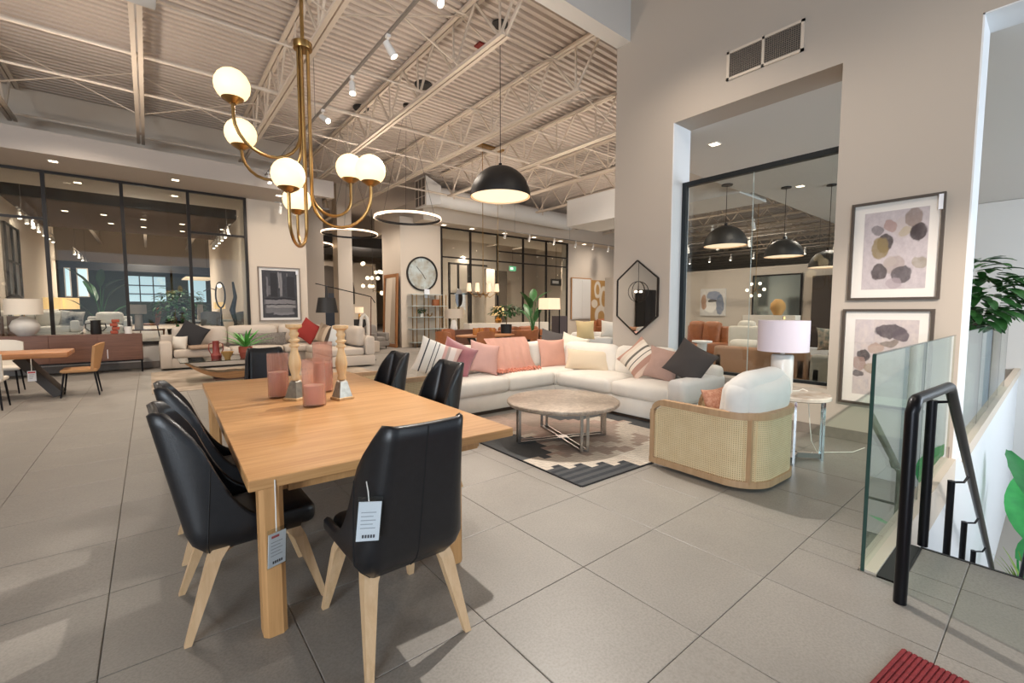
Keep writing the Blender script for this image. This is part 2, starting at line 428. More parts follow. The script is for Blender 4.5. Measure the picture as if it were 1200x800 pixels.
# soffit of the display bay and of the stair hall
mb = MB().box(WB, -7, 4.28, 11.2, 4.9, 4.45).box(11.2, -7, 4.28, 17.3, 4.75, 4.45).box(10.9, 4.91, 4.25, 12.4, 10.5, 5.1)
struct('ceiling_soffit', mb, M_white)

# ---------------------------------------------------------------- roof deck, joists, pipes
def deck():
    t = MB(); p = .165; y = -8; xs = (-13, 47); n = 0; prof = []
    while y < 46:
        prof += [(y, HT), (y+.075, HT), (y+.095, HT+.05), (y+.145, HT+.05)]; y += p
    vs = [(x, a, b) for a, b in prof for x in xs]
    return t.raw(vs, [(2*i, 2*i+1, 2*i+3, 2*i+2) for i in range(len(prof)-1)])
ceiling = struct('ceiling', deck(), M_deck)
struct('roof_slab', MB().box(-13, -8, HT+.06, 47, 47, HT+.2), M_deck)['kind'] = 'structure'
ZT, ZB = 6.44, 5.58
def chord(z, L): return MB().box(-.075, 0, z, -.012, L, z+.05).box(.012, 0, z, .075, L, z+.05)
JX = [.04+2.13*k for k in range(-3, 22)]
web = MB().bar((0, 0, ZB+.03), (0, .66, ZT), .034, .034).obj('web_bar', M_steel); webv = MB().bar((0, 0, ZB+.03), (0, 0, ZT), .026, .026).obj('web_post', M_steel)
webr = MB().bar((0, 0, ZB+.03), (0, -.66, ZT), .034, .034).obj('web_bar', M_steel)
proto = None; nodes = None
for k, jx in enumerate(JX):
    y0, y1 = (-7, 15.0) if jx < 3.95 else (4.9 if jx > 3.9 else -7, 24)
    if jx < 3.95: y1 = 15.0
    if 3.9 < jx < 6.3: y0 = -7
    if jx > 6.3: y0 = 4.95
    if 7.5 < jx < 16.5: y1 = 14.6
    L = y1-y0
    j = chord(ZT-.02, L).obj('joist', M_steel, ceiling, loc=(jx, y0, 0))
    b0 = 5.42-y0 if abs(jx-4.3) < .2 else .9
    bc = MB().box(-.075, b0, ZB-.02, -.012, L-.5, ZB+.03).box(.012, b0, ZB-.02, .075, L-.5, ZB+.03).obj('bottom_chord', M_steel, j)
    if abs(jx-4.3) < .2: MB().bar((0, b0, ZB), (0, b0-.95, ZT), .03, .05).obj('web_bar', M_steel, j)
    y = b0+.15; stuff = MB(); i = 0
    while y < L-.6:
        near = 2 < y0+y < 13 and -3 < jx < 11
        if near:
            for pr in (web, webr, webv):
                c = link_copy(pr, j); c.location = (0, y, 0)
        else: stuff.bar((0, y, ZB+.03), (0, y+.66, ZT), .034, .034).bar((0, y, ZB+.03), (0, y-.66, ZT), .034, .034)
        y += 1.32
    o = stuff.obj('far_web', M_steel, j); o['kind'] = 'stuff'
for o in (web, webr, webv): bpy.data.objects.remove(o)
# joists of the rooms beyond
for jx in (-2.1, .04, 2.17):
    t = MB().box(-.07, 15.3, ZB-.02, .07, 46, ZB+.04)
    y = 15.5
    while y < 45: t.bar((0, y, ZB), (0, y+.66, ZT), .03, .03).bar((0, y+1.32, ZB), (0, y+.66, ZT), .03, .03); y += 1.32
    o = t.obj('joist', M_steel, ceiling, loc=(jx, 0, 0))
for y, z, r in ((9.65, 5.62, .035), (11.25, 5.60, .024), (6.4, 6.3, .018), (14.4, 5.7, .03), (7.9, 5.64, .018)):
    MB().cyl((-9, y, z), (10.6 if y > 5 else 6, y, z), r, 10).obj('sprinkler_pipe', M_steel, ceiling, True)
for y in (6.6, 12.4):   # x-bridging between joists
    for a, b in zip(JX[1:8], JX[2:9]):
        MB().bar((a, y, ZB), (b, y, ZT-.03), .02, .02).bar((a, y+.03, ZT-.03), (b, y+.03, ZB), .02, .02).obj('bridging', M_steel, ceiling)

# ---------------------------------------------------------------- left glazed partition, platform, fascia
GY = 15.04
struct('wall_left_lower', MB().box(-12, GY-.06, 0, 2.32, GY+.1, .6), M_white)
struct('trim_4', MB().box(-12, GY-.09, .6, 2.32, GY+.12, .635), M_blk)
struct('baseboard_left', MB().box(-12, GY-.075, 0, 2.3, GY-.06, .16), M_base)
struct('floor_platform', MB().box(-12, GY+.1, 0, 3.9, 46, .6), mat('platform_floor', '8c8177', .6))
def glazing(name, xs, y, z0, z1, trans, skip=()):
    w = struct(name, MB().box(xs[0], y-.04, z1-.07, xs[-1], y+.04, z1).box(xs[0], y-.04, z0, xs[-1], y+.04, z0+.05), M_bronze)
    for x in xs: MB().box(x-.035, y-.045, z0, x+.035, y+.045, z1).obj('mullion', M_bronze, w)
    for z, a, b in trans: MB().box(a, y-.03, z-.03, b, y+.03, z+.03).obj('transom', M_bronze, w)
    for a, b in zip(xs, xs[1:]): MB().box(a, y-.004, z0, b, y+.004, z1).obj('pane', M_pane, w)
    return w
glazing('window_2', [-1.77-1.365*k for k in range(2, 0, -1)]+[-1.77, -.40, .95, 2.285], GY, .635, 4.73, [(3.61, -4.5, -1.77), (3.61, .95, 2.285)])
struct('wall_left', MB().box(2.32, GY, 0, 3.92, GY+1.2, HT).box(-12, GY+.02, 4.73, 2.32, GY+.3, HT), M_cream)
struct('soffit_left', MB().box(-12, 13.601, 4.72, 3.9, 17.0, 4.9).box(-12, 13.42, 4.72, 4.3, 13.6, 5.18), mat('fascia_paint', 'bfb5ac', .7))
struct('soffit_dark', MB().box(-12, 20, 4.93, 5.5, 26.5, 4.97).box(-12, 20, 4.93, 5.5, 20.1, 5.28), M_dark)
struct('trim_6', MB().box(-12, 19.95, 4.94, 5.5, 20.0, 5.3), M_blk)
struct('wall_platform_left', MB().box(-3.6, 15.2, .6, -3.3, 30, HT), M_cream)
struct('wall_platform_right', MB().box(2.75, 18.0, .6, 3.1, 30, 5.4), M_cream)
# far end of the platform hall: dark band over a planted window wall
struct('wall_far_left', MB().box(-4, 34, 3.72, 6, 34.3, 4.15), M_blk)
fw = MB().box(-9, 38, .6, -1.05, 38.2, 4.0).box(1.0, 38, .6, 2.2, 38.2, 4.0).box(3.2, 38, .6, 9, 38.2, 4.0).box(-1.05, 38, 3.7, 3.2, 38.2, 4.0).box(-1.05, 38, .6, 3.2, 38.2, 2.0)
struct('wall_far_upper', MB().box(-9, 37.9, 4.0, 9, 38.2, HT), M_cream)
struct('wall_far', fw, mat('green_wall', '37412f', .8, var=.4, vs=2))
M_daywin = emit('daylit_pane', 'b5d3e0', 1.0)
w = struct('window_3', MB().box(-1.05, 37.98, 2.0, 1.0, 38.0, 2.05).box(2.2, 37.98, 2.0, 3.2, 38.0, 2.05), M_blk)
MB().box(-1.05, 38.06, 2.0, 1.0, 38.1, 3.7).box(2.2, 38.06, 2.0, 3.2, 38.1, 3.7).obj('pane', M_daywin, w)
for x in (-1.05, -.37, .32, 1.0): MB().box(x-.03, 37.95, 2.0, x+.03, 38.05, 3.7).obj('mullion', M_blk, w)
for z in (2.55, 3.1): MB().box(-1.05, 37.95, z-.03, 1.0, 38.05, z+.03).obj('transom', M_blk, w)
for x0, x1 in ((-3.34, -3.18), (-2.86, -2.5)):
    w = struct('window_4', MB().box(x0-.05, 33.4, 2.2, x1+.05, 33.44, 3.75), M_cream); MB().box(x0, 33.36, 2.25, x1, 33.4, 3.7).obj('pane', M_daywin, w)
w = struct('window_5', MB().box(-3.29, 20.0, 1.9, -3.25, 21.9, 4.15), mat('dusk_pane', '6f675f', .3))
for y in (20.05, 20.95, 21.85): MB().box(-3.25, y-.05, 1.9, -3.2, y+.05, 4.15).obj('mullion', M_blk, w)
for z in (1.93, 3.0, 4.12): MB().box(-3.25, 20.0, z-.03, -3.21, 21.9, z+.03).obj('transom', M_blk, w)

# ---------------------------------------------------------------- middle: clock column, second glazed partition, back walls
CY = 16.64
struct('column_1', MB().box(7.84, CY, 0, 9.68, 18.4, 5.2), M_cream)
struct('column_2', MB().box(5.95, 18.3, 0, 6.52, 18.9, HT), M_cream)
struct('column_3', MB().box(5.45, 20.7, 0, 6.12, 21.4, 5.2), M_cream)
struct('wall_mid_niche', MB().box(3.92, 17.6, 0, 5.2, 18.0, HT), M_greige)
glazing('window_6', [9.70, 11.17, 12.68, 14.24, 15.78, 17.31], CY, .0, 5.0, [(4.22, 12.68, 17.31), (3.75, 9.7, 17.31)])
struct('wall_back', MB().box(17.34, CY, 0, 24, CY+.4, HT).box(9.7, CY+.1, 5.0, 17.34, CY+.4, 5.2), M_cream)
struct('soffit_mid', MB().box(8.601, 15.951, 5.0, 21, 19.3, 5.18).box(8.42, 15.78, 5.0, 21, 15.95, 5.85).box(8.42, 15.951, 5.0, 8.6, 20.6, 5.85), M_cream)
struct('soffit_mid_dark', MB().box(6.4, 23, 4.72, 12.6, 27, 4.76).box(6.4, 22.9, 4.72, 12.6, 23, 5.25).box(4.2, 23, 4.72, 6.4, 27, 5.1), M_blk)
struct('wall_hall_far', MB().box(12.6, 27, 0, 26, 27.3, HT), M_cream)
struct('wall_hall_side', MB().box(24.5, 16.9, 0, 24.9, 33, HT), M_cream)
struct('trim_7', MB().box(17.2, 23.8, 0, 17.9, 24, 4.2).box(14, 25, 0, 14.6, 25.2, 4.6).box(20.6, 20, 0, 21.2, 20.3, 4.6), mat('taupe_panel', 'b3a494', .7))
struct('wall_hall_panel', MB().box(18.6, 25, 0, 19.9, 25.2, 4.25), mat('umber_panel', '4d4237', .7))
struct('window_7', MB().box(13.3, 22, .1, 13.4, 22.1, 4.2).box(13.9, 22, .1, 14.0, 22.1, 4.2).box(14.6, 22, .1, 14.7, 22.1, 4.2).box(13.3, 22, 4.1, 16, 22.1, 4.2).box(13.3, 22, 2.4, 16, 22.1, 2.48), M_bronze)
for k, (x, z0, z1) in enumerate(((6.5, 3.05, 3.85), (9.2, 2.9, 4.4))):   # far arches: flat dark panels painted as the shade inside openings
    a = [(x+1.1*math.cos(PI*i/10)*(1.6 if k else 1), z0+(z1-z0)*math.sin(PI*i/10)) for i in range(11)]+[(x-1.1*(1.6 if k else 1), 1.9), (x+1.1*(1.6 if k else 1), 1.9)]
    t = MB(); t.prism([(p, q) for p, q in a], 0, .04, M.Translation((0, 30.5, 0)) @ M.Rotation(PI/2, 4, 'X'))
    struct('wall_arch_shade', t, mat('arch_shadow', '4a423b', .8))
struct('wall_arch', MB().box(3.2, 30.5, 0, 12.5, 30.8, 4.7), M_cream)
# big spiral duct with its grille, box end
dk = MB().cyl((8.6, 15.15, 5.78), (15.9, 15.15, 5.68), .36, 24)
dk.raw([(8.0, 14.75, 5.3), (8.0, 15.6, 5.3), (8.0, 15.6, 6.36), (8.0, 14.75, 6.36), (8.65, 14.82, 5.44), (8.65, 15.48, 5.44), (8.65, 15.48, 6.12), (8.65, 14.82, 6.12)],
       [(0, 1, 2, 3), (4, 7, 6, 5), (0, 4, 5, 1), (1, 5, 6, 2), (2, 6, 7, 3), (3, 7, 4, 0)])
duct = tag(dk.obj('air_duct', M_white, None, True), 'white round air duct running above the far glazed partition', 'duct')
gr = MB()
for k in range(4): gr.box(7.97, 14.78+k*.26, 5.34, 8.0, 14.80+k*.26, 6.32)
for z in (5.34, 5.66, 5.98, 6.30): gr.box(7.975, 14.78, z-.01, 8.0, 15.58, z+.01)
gr.obj('grille_bars', M_steel, duct)
for x in (9.2, 11.5, 13.8): MB().box(x-.02, 14.78, 5.7, x+.02, 14.80, 6.495).obj('strap', M_steel, duct)
MB().box(7.99, 14.8, 5.36, 7.998, 15.57, 6.3).obj('grille_shade_plate', mat('vent_dark2', '6b635b', .8), duct)  # dark plate painted as the shade inside the duct mouth

# ---------------------------------------------------------------- stair hall on the right
struct('floor_below', MB().box(-2, -7, -3.8, 20, 1.2, -3.6), mat('lower_floor', '9d958b', .5))
struct('trim_8', MB().box(3.715, -6.5, -.32, 3.735, .47, .003).box(3.13, .468, -.32, 3.735, .478, .003), M_blk)      # metal nosing
struct('trim_9', MB().box(3.13, .578, -.3, 6.2, .655, .012), M_cream)      # cream curb under the glass
struct('trim_10', MB().box(3.13, .479, -.3, 3.72, .576, .004), mat('black_kerb', '201d1c', .5))
struct('wall_stair_side', MB().box(3.74, .60, -3.6, WX, .66, -.005).box(WX, .58, -3.6, 17, .66, .0), M_cool)
struct('trim_11', MB().box(WB, .55, -.12, 17, .66, .03), M_cream)
struct('wall_stair_far', MB().box(17.0, -7, -3.6, 17.3, 3.0, 4.27), M_white)
struct('wall_parapet', MB().box(10.3, .68, 0, 10.5, 3.6, .74), M_cool)
struct('window_8', MB().box(16.9, -1.5, -3.4, 17, -1.4, 1.6).box(16.9, .05, -3.4, 17, .15, 1.9).box(16.9, -1.5, 1.5, 17, .15, 1.6), mat('grey_post', '9aa2a8', .4, .3))
struct('wall_stair_right', MB().box(3.72, -6.9, -3.6, 17, -6.7, .3), M_white)
# back and outer walls (behind the camera)
struct('wall_outer_left', MB().box(-12.3, -7, 0, -12, 46, HT), M_cream)
struct('wall_storefront', MB().box(-12, -7.2, 0, -4, -7, HT).box(-4, -7.2, 5, 26, -7, HT).box(-4, -7.2, 0, 17, -7, .2), M_cream)  # unseen front wall, its open stretch assumed to let daylight in
struct('wall_platform_far', MB().box(-12, 46, 0, 46.3, 46.3, HT), M_cream)
struct('wall_outer_right', MB().box(46, -7, 0, 46.3, 46, HT), M_greige)
struct('wall_outer_back', MB().box(17.3, -7.2, 0, 46, -7, HT), M_cream)
struct('wall_bay_right', MB().box(17.2, 3.0, 0, 17.5, 14, 3.05), M_greige)

struct('wall_left_far', MB().box(-12, 14.9, 0, -4.54, 15.03, 4.72), M_cream)
# ---------------------------------------------------------------- near objects: dining set
M_oak = wood('oak', 'd0a06a', 'ad7c48', 0, .42)
M_oak_y = wood('oak_end', 'c99a66', 'aa7c4c', 2, .5, knots=False)
M_ash = wood('pale_ash', 'd8b892', 'bf9a70', 2, .5, knots=False)
M_leather = mat('black_leather', '1b1b1e', .38, var=.25, vs=30, bump=.12, bs=160, spec=.5)
M_leather_in = mat('brown_black_leather', '2b2522', .42, var=.2, vs=30, bump=.12, bs=160)
M_seam = mat('seam_thread', '0d0d0f', .7)
M_card = mat('price_card', 'e9ebf2', .5); M_ink = mat('print_grey', '4a4a52', .7); M_ink2 = mat('print_light', 'a9acb5', .7); M_inkr = mat('print_red', 'c9555a', .7)
M_sleeve = glass('clear_sleeve', 'eef2f2')
M_string = mat('white_cord', 'e6e2da', .7)

tb = thing('dining_table', 'long pale oak dining table with a price tag on its near leg', 'table', (1.085, 3.85, 0), math.radians(-1.6))
# top made of boards
hw, hl = .735, 1.665
t = MB(); t.rbox(-hw, -hl, .698, hw, hl, .75, .004, 1)
t.obj('tabletop', wood('oak_top', 'd2a470', 'a97645', 0, .38, .9), tb)
for sx, sy in ((-.645, -1.615), (.31, -1.615), (-.645, 1.615), (.62, 1.615)):
    MB().prism([(sx+x, sy+y) for x, y in ((-.05, -.03), (-.03, -.05), (.03, -.05), (.05, -.03), (.05, .05), (-.05, .05))], 0, .70).obj('leg', M_oak_y, tb)
t = MB().box(-.58, -1.50, .62, -.55, 1.50, .70).box(.55, -1.50, .62, .58, 1.5, .70).box(-.55, 1.50, .62, .55, 1.53, .70).box(-.55, -1.53, .62, .55, -1.5, .70)
t.obj('apron', M_oak_y, tb)
def price_tag(parent, w, h, mx, red=False, sleeve=True, lines=5):
    k = MB().box(-w/2, -.0015, -h/2, w/2, .0015, h/2, mx).obj('price_tag', M_card, parent)
    if sleeve: MB().box(-w/2-.004, -.003, -h/2-.004, w/2+.004, .003, h/2+.02, mx).obj('clear_sleeve', M_sleeve, k if k.parent is None or not k.parent.parent else None)
    p = MB()
    for i in range(lines): p.box(-w*.36, -.0025, h*(.22-.1*i), w*(.30-.12*(i % 2)), -.0018, h*(.24-.1*i), mx)
    p.obj('printed_lines', M_ink2, k)
    q = MB()
    for i in range(5): q.box(w*(-.25+i*.12), -.0025, -h*.42, w*(-.17+i*.12), -.0018, -h*.34, mx)
    q.obj('printed_price', M_ink, k)
    if red: MB().box(-w*.34, -.0025, h*.36, w*.1, -.0018, h*.43, mx).obj('printed_heading', M_inkr, k)
    return k
price_tag(tb, .085, .15, T(-.635, -1.69, .425, rz=.45, ry=.06), True)
MB().tube([(-.63, -1.668, .735), (-.632, -1.678, .6), (-.635, -1.69, .505)], .003, 6).obj('tag_cord', M_string, tb)

def chair_proto(name, label):
    c = thing(name, label, 'chair', (0, 0, 0))
    # U-shaped leather shell: back at -y, opens to +y
    hwid, dep = .24, .46
    def plan(s):   # s in [-1,1] along the U, from front left round the back to front right
        a = abs(s); sg = 1 if s > 0 else -1
        rb = .075; Lb = hwid-rb; La = rb*PI/2; Ls = dep-rb; tot = Lb+La+Ls; d = a*tot
        if d < Lb: x, y, nx, ny = d, 0, 0, -1
        elif d < Lb+La:
            th = (d-Lb)/rb; x, y = Lb+rb*math.sin(th), rb*(1-math.cos(th)); nx, ny = math.sin(th), -math.cos(th)
        else: x, y, nx, ny = hwid, rb+(d-Lb-La), 1, 0
        return sg*x, y-.27, sg*nx, ny, d/tot
    def top(q):     # rim height: flat back panel, then sweeping wings
        if q < .31: return 1.035+.010*(q/.31)**2
        u = min(1, (q-.31)/.52)
        return .50+.545*(1-u**1.12)**2.5
    def shell(off, n=64, m=12):
        def fn(i, j):
            x, y, nx, ny, q = plan(i*2-1); zb = .365+.02*q; zt = top(q); z = zb+(zt-zb)*j
            k = max(0, (z-.47)/.53); flare = .115*k**1.15 if ny < 0 else .03*k
            flare = .115*k*max(0, -ny)+.0*k
            nar = 1-.13*k         # panel narrows to the top
            tuck = -.075*max(0, (.47-z)/.10)**1.6
            bow = .018*k*max(0, -ny)*(1-min(1, abs(x)/hwid)**2)*-1
            return V((x*nar+nx*(off+tuck), y+ny*(off+tuck+flare+bow)-0*flare, z))
        return fn, n, m
    fo, n, m = shell(.016); fi, _, _ = shell(-.016)
    t = MB(); A = [[t.b.verts.new(fo(i/n, j/m)) for j in range(m+1)] for i in range(n+1)]; B = [[t.b.verts.new(fi(i/n, j/m)) for j in range(m+1)] for i in range(n+1)]
    rim = [t.b.verts.new((A[i][m].co+B[i][m].co)/2+V((0, 0, .011))) for i in range(n+1)]
    for i in range(n):
        for j in range(m): t.b.faces.new((A[i][j], A[i+1][j], A[i+1][j+1], A[i][j+1])); t.b.faces.new((B[i][j+1], B[i+1][j+1], B[i+1][j], B[i][j]))
        t.b.faces.new((A[i][m], A[i+1][m], rim[i+1], rim[i])); t.b.faces.new((rim[i], rim[i+1], B[i+1][m], B[i][m]))
        t.b.faces.new((A[i+1][0], A[i][0], B[i][0], B[i+1][0]))
    for i in (0, n):
        for j in range(m): t.b.faces.new((A[i][j], A[i][j+1], B[i][j+1], B[i][j]))
    sh = t.obj('leather_shell', M_leather, c, True, auto=70)
    for s in (0.0, -.40, .40):
        pts = [fo((s+1)/2, j/m)+V((0, 0, 0)) for j in range(0, m+1)]
        if s: pts = [fo((s*(1+.10*j/m)+1)/2, j/m) for j in range(0, m+1)]
        MB().tube(pts, .003, 5).obj('seam', M_seam, sh)
    MB().soft((0, .04, .44), (.40, .47, .11), .045, (0, 0, .18), 10).obj('seat', M_leather, c, True)
    # ash under frame and splayed legs
    MB().bar((-.17, -.15, .372), (.17, .16, .372), .05, .03).bar((.17, -.15, .3721), (-.17, .16, .3721), .05, .03).obj('seat_frame', M_ash, c)
    for sx, sy in ((-1, -1), (1, -1), (-1, 1), (1, 1)):
        fx, fy = sx*.235, (-.30 if sy < 0 else .285)
        g = MB().frustum((sx*.165, sy*.155, .39), (sx*.185, sy*.185, .34), (.075, .07), (.062, .056)).frustum((sx*.185, sy*.185, .34), (fx, fy, 0), (.062, .056), (.03, .028))
        g.obj('leg', M_ash, c)
    return c
ch = chair_proto('dining_chair', 'black leather dining chair nearest the camera, with a white price tag on its back')
ch.location = (.86, 1.98, 0); ch.rotation_euler = (0, 0, 0)
for loc, rz, lab in (((.37, 2.62, 0), -PI/2, 'black leather dining chair on the left side of the oak table, nearer of the two'),
                     ((.40, 3.42, 0), -PI/2, 'black leather dining chair on the left side of the oak table, further of the two'),
                     ((1.70, 3.38, 0), PI/2, 'black leather dining chair on the sofa side of the oak table, nearer of the two'),
                     ((1.73, 4.48, 0), PI/2, 'black leather dining chair on the sofa side of the oak table, further of the two'),
                     ((1.06, 5.66, 0), PI, 'blue-black leather dining chair at the far head of the oak table')):
    dup(ch, loc, rz, lab)
ch['group'] = 'black dining chairs around the oak table'
for o in list(COL.objects):
    if o.parent is None and o.name.startswith('dining_chair'): o['group'] = ch['group']
pt = price_tag(ch, .085, .155, T(-.235, -.335, .685, ry=.10, rz=-.35))
MB().tube([(-.228, -.30, .83), (-.233, -.33, .80), (-.234, -.338, .765)], .0025, 5).obj('tag_cord', M_string, ch)

# ---------------------------------------------------------------- candle holders and glass vases on the table
M_turn = wood('turned_pale_wood', 'd9b98d', 'c19c6b', 2, .6, 1.2, False); M_tin = mat('hammered_tin', 'b8b1a6', .35, .85, var=.25, vs=25, bump=.3, bs=50)
def candle_holder(label, loc, h, rz):
    c = thing('candle_holder', label, 'candle holder', loc, rz, 'candle holders on the oak table')
    MB().rbox(-.07, -.07, 0, .07, .07, .022, .004, 1).obj('base', M_turn, c)
    MB().frustum((0, 0, .022), (0, 0, .15), (.118, .118), (.062, .062)).frustum((0, 0, .15), (0, 0, .165), (.062, .062), (.04, .04)).obj('metal_foot', M_tin, c)
    p = [(.0, .165), (.026, .165), (.03, .18), (.024, .20), (.036, .26), (.04, .30), (.034, .35), (.023, .40), (.022, .43), (.032, .437), (.032, .45), (.024, .457), (.024, .47), (.034, .478), (.034, .492), (.024, .5),
         (.024, .52), (.03, .53), (.03, .545), (.024, .555), (.026, .575), (.05, .592), (.062, .60), (.062, .615), (.05, .615), (0, .61)]
    MB().lathe([(r*1.22 if r < .055 else r, z*h/.615 if z > .165 else z) for r, z in p], 24).obj('turned_stem', M_turn, c, True, auto=50)
    return c
c1 = candle_holder('turned wood candle holder with a price sticker, right of the front pink vase', (1.24, 3.80, .75), .62, .25)
MB().box(-.022, -.062, .05, .018, -.058, .115, T(rx=-.22, y=.012)).obj('price_sticker', M_card, c1)
candle_holder('turned wood candle holder behind the front pink vase, left of its twin', (.93, 4.02, .75), .63, .6)
M_pink = NT('pink_glass')
_t = M_pink.new('ShaderNodeBsdfTransparent'); _t.inputs[0].default_value = lin('fdf4f1'); _d = M_pink.new('ShaderNodeBsdfTranslucent'); _d.inputs[0].default_value = lin('f3d2ca')
_g = M_pink.new('ShaderNodeBsdfGlossy'); _g.inputs['Roughness'].default_value = .08; _f = M_pink.new('ShaderNodeLayerWeight'); _f.inputs[0].default_value = .35
_bp = M_pink.new('ShaderNodeBump'); M_pink.link(M_pink.noise(M_pink.coord('Object', (60, 60, 8)), 3, 2), _bp.inputs['Height']); _bp.inputs['Strength'].default_value = .5; _bp.inputs['Distance'].default_value = .004
M_pink.link(_bp.outputs[0], _g.inputs['Normal']); M_pink.link(_bp.outputs[0], _f.inputs['Normal'])
_m1 = M_pink.new('ShaderNodeMixShader'); _m1.inputs[0].default_value = .16; M_pink.link(_t.outputs[0], _m1.inputs[1]); M_pink.link(_d.outputs[0], _m1.inputs[2])
_m2 = M_pink.new('ShaderNodeMixShader'); M_pink.link(M_pink.mth('MULTIPLY', _f.outputs['Facing'], .45), _m2.inputs[0]); M_pink.link(_m1.outputs[0], _m2.inputs[1]); M_pink.link(_g.outputs[0], _m2.inputs[2])
M_pink.link(_m2.outputs[0], M_pink.n['Material Output'].inputs[0]); M_pink = M_pink.m
M_fill = NT('rose_fill'); M_fill.base(lin('f8d8cb')); M_fill.b.inputs['Roughness'].default_value = .35; M_fill.b.inputs['Transmission Weight'].default_value = .35; M_fill.b.inputs['Subsurface Weight'].default_value = .3; M_fill = M_fill.m
def vase(label, loc, r, h, lvl):
    v = thing('glass_vase', label, 'vase', loc, 0, 'pink ribbed glass vases on the oak table')
    MB().lathe([(0, 0), (r*.94, 0), (r, .012), (r, h), (r-.006, h), (r-.006, .02), (0, .016)], 96, flute=.028, fn=24).obj('ribbed_glass', M_pink, v, True, auto=60)
    MB().lathe([(0, .017), (r-.009, .017), (r-.009, lvl), (0, lvl)], 32).obj('rose_wax', M_fill, v, True)
    return v
vase('pink ribbed glass vase half filled with rose wax, front one on the table', (.98, 3.66, .75), .083, .37, .165)
vase('tall pink ribbed glass vase behind the right candle holder', (1.22, 4.25, .75), .082, .46, .27)
vase('pink ribbed glass vase partly hidden by the left candle holder', (.84, 4.22, .75), .08, .38, .22)

# ---------------------------------------------------------------- brass chandelier
M_brass = mat('brushed_brass', 'b08a55', .3, .95, var=.25, vs=12)
M_opal = emit('opal_globe', 'ffe2b0', 1.25)
cx, cy = .91, 3.42
chd = thing('chandelier', 'brass chandelier with curved arms and six glowing opal globes over the oak table', 'chandelier', (cx, cy, 0))
MB().cyl((0, 0, 3.34), (0, 0, 6.40), .013, 12).obj('rod', M_brass, chd, True)
MB().lathe([(0, 3.30), (.06, 3.30), (.062, 3.305), (.062, 3.345), (.05, 3.352), (0, 3.352)], 24).obj('collar', M_brass, chd, True)
MB().lathe([(0, 6.38), (.09, 6.38), (.09, 6.43), (0, 6.43)], 24).obj('ceiling_canopy', M_brass, chd, True)
GL = [(-.42, .25, 3.02, 2.63), (-.36, .39, 2.72, 2.42), (-.14, -.10, 2.40, 1.92), (.30, -.22, 2.50, 2.24), (.34, -.40, 2.50, 2.12), (.02, .33, 2.31, 1.98)]
GL = [((.47-cx), (3.36-cy), 2.905, 2.52), ((.56-cx), (3.72-cy), 2.74, 2.42), ((.73-cx), (3.16-cy), 2.36, 1.93), ((1.22-cx), (3.42-cy), 2.56, 2.19), ((1.24-cx), (3.08-cy), 2.47, 2.08), ((.92-cx), (3.74-cy), 2.34, 1.98)]
for i, (gx, gy, gz, zb) in enumerate(GL):
    R = math.hypot(gx, gy); ux, uy = gx/R, gy/R; a0 = i*PI/3; sx, sy = ux*.034, uy*.034
    mid = (R+.034)/2; hr = (R-.034)/2; hh = min(hr, .30)
    pts = [(sx, sy, 3.31), (sx, sy, zb+hh+.2), (sx, sy, zb+hh)]
    for k in range(1, 12):
        th = PI*k/12; rr = mid-hr*math.cos(th); pts.append((ux*rr, uy*rr, zb+hh-hh*math.sin(th)))
    pts += [(gx, gy, zb+hh), (gx, gy, gz-.09)]
    MB().tube(pts, .0105, 10).obj('arm', M_brass, chd, True)
    lean = T(gx, gy, gz)
    g = MB().ball((gx, gy, gz), .102, 28).obj('globe', M_opal, chd, True)
    MB().lathe([(0, -.098), (.02, -.11), (.03, -.104), (.060, -.086), (.064, -.079), (0, -.079)], 24, mx=lean).obj('globe_cup', M_brass, g, True)
    lamp('POINT', 'globe_light', (cx+gx, cy+gy, gz-.0), 0.01, WARM, .1)
for o in [o for o in COL.objects if o.name.startswith('globe_light')]: bpy.data.objects.remove(o)

# ---------------------------------------------------------------- dome pendant over the sofa
M_dome = mat('matt_black_dome', '1d1c1c', .5); M_domein = mat('dome_lining', 'ffe9cf', .7)
M_bulb = emit('lamp_glow', 'fff0d8', 3.2)
def dome(label, loc, R, ztop, power, group=None):
    d = thing('dome_pendant', label, 'pendant lamp', loc, 0, group)
    prof = [(R*math.sin(a), R*1.0*math.cos(a)) for a in [PI/2*i/12 for i in range(12, -1, -1)]]
    MB().lathe(prof, 48).obj('dome_shade', M_dome, d, True)
    MB().lathe([(r*.985, z*.985) for r, z in prof], 48).obj('shade_lining', M_domein, d, True)
    MB().lathe([(0, R), (.03, R), (.03, R+.05), (.006, R+.06), (.006, ztop-loc[2])], 16).obj('cord', M_black, d, True)
    MB().lathe([(0, ztop-loc[2]-.025), (.13*R/.5, ztop-loc[2]-.025), (.13*R/.5, ztop-loc[2]), (0, ztop-loc[2])], 24).obj('ceiling_canopy', M_dome, d, True)
    MB().lathe([(0, .02), (R*.93, .02), (R*.93, .035), (0, .035)], 40).obj('diffuser', emit('dome_diffuser', 'ffe9c8', 1.05), d)
    return d
dome('large matt black dome pendant hanging above the cream corner sofa', (4.99, 6.46, 3.52), .54, 6.49, 0)
o = lamp('SPOT', 'pendant_light', (4.99, 6.46, 3.5), 340, WARM2, .35, (4.99, 6.47, 0), cone=140, blend=.8)

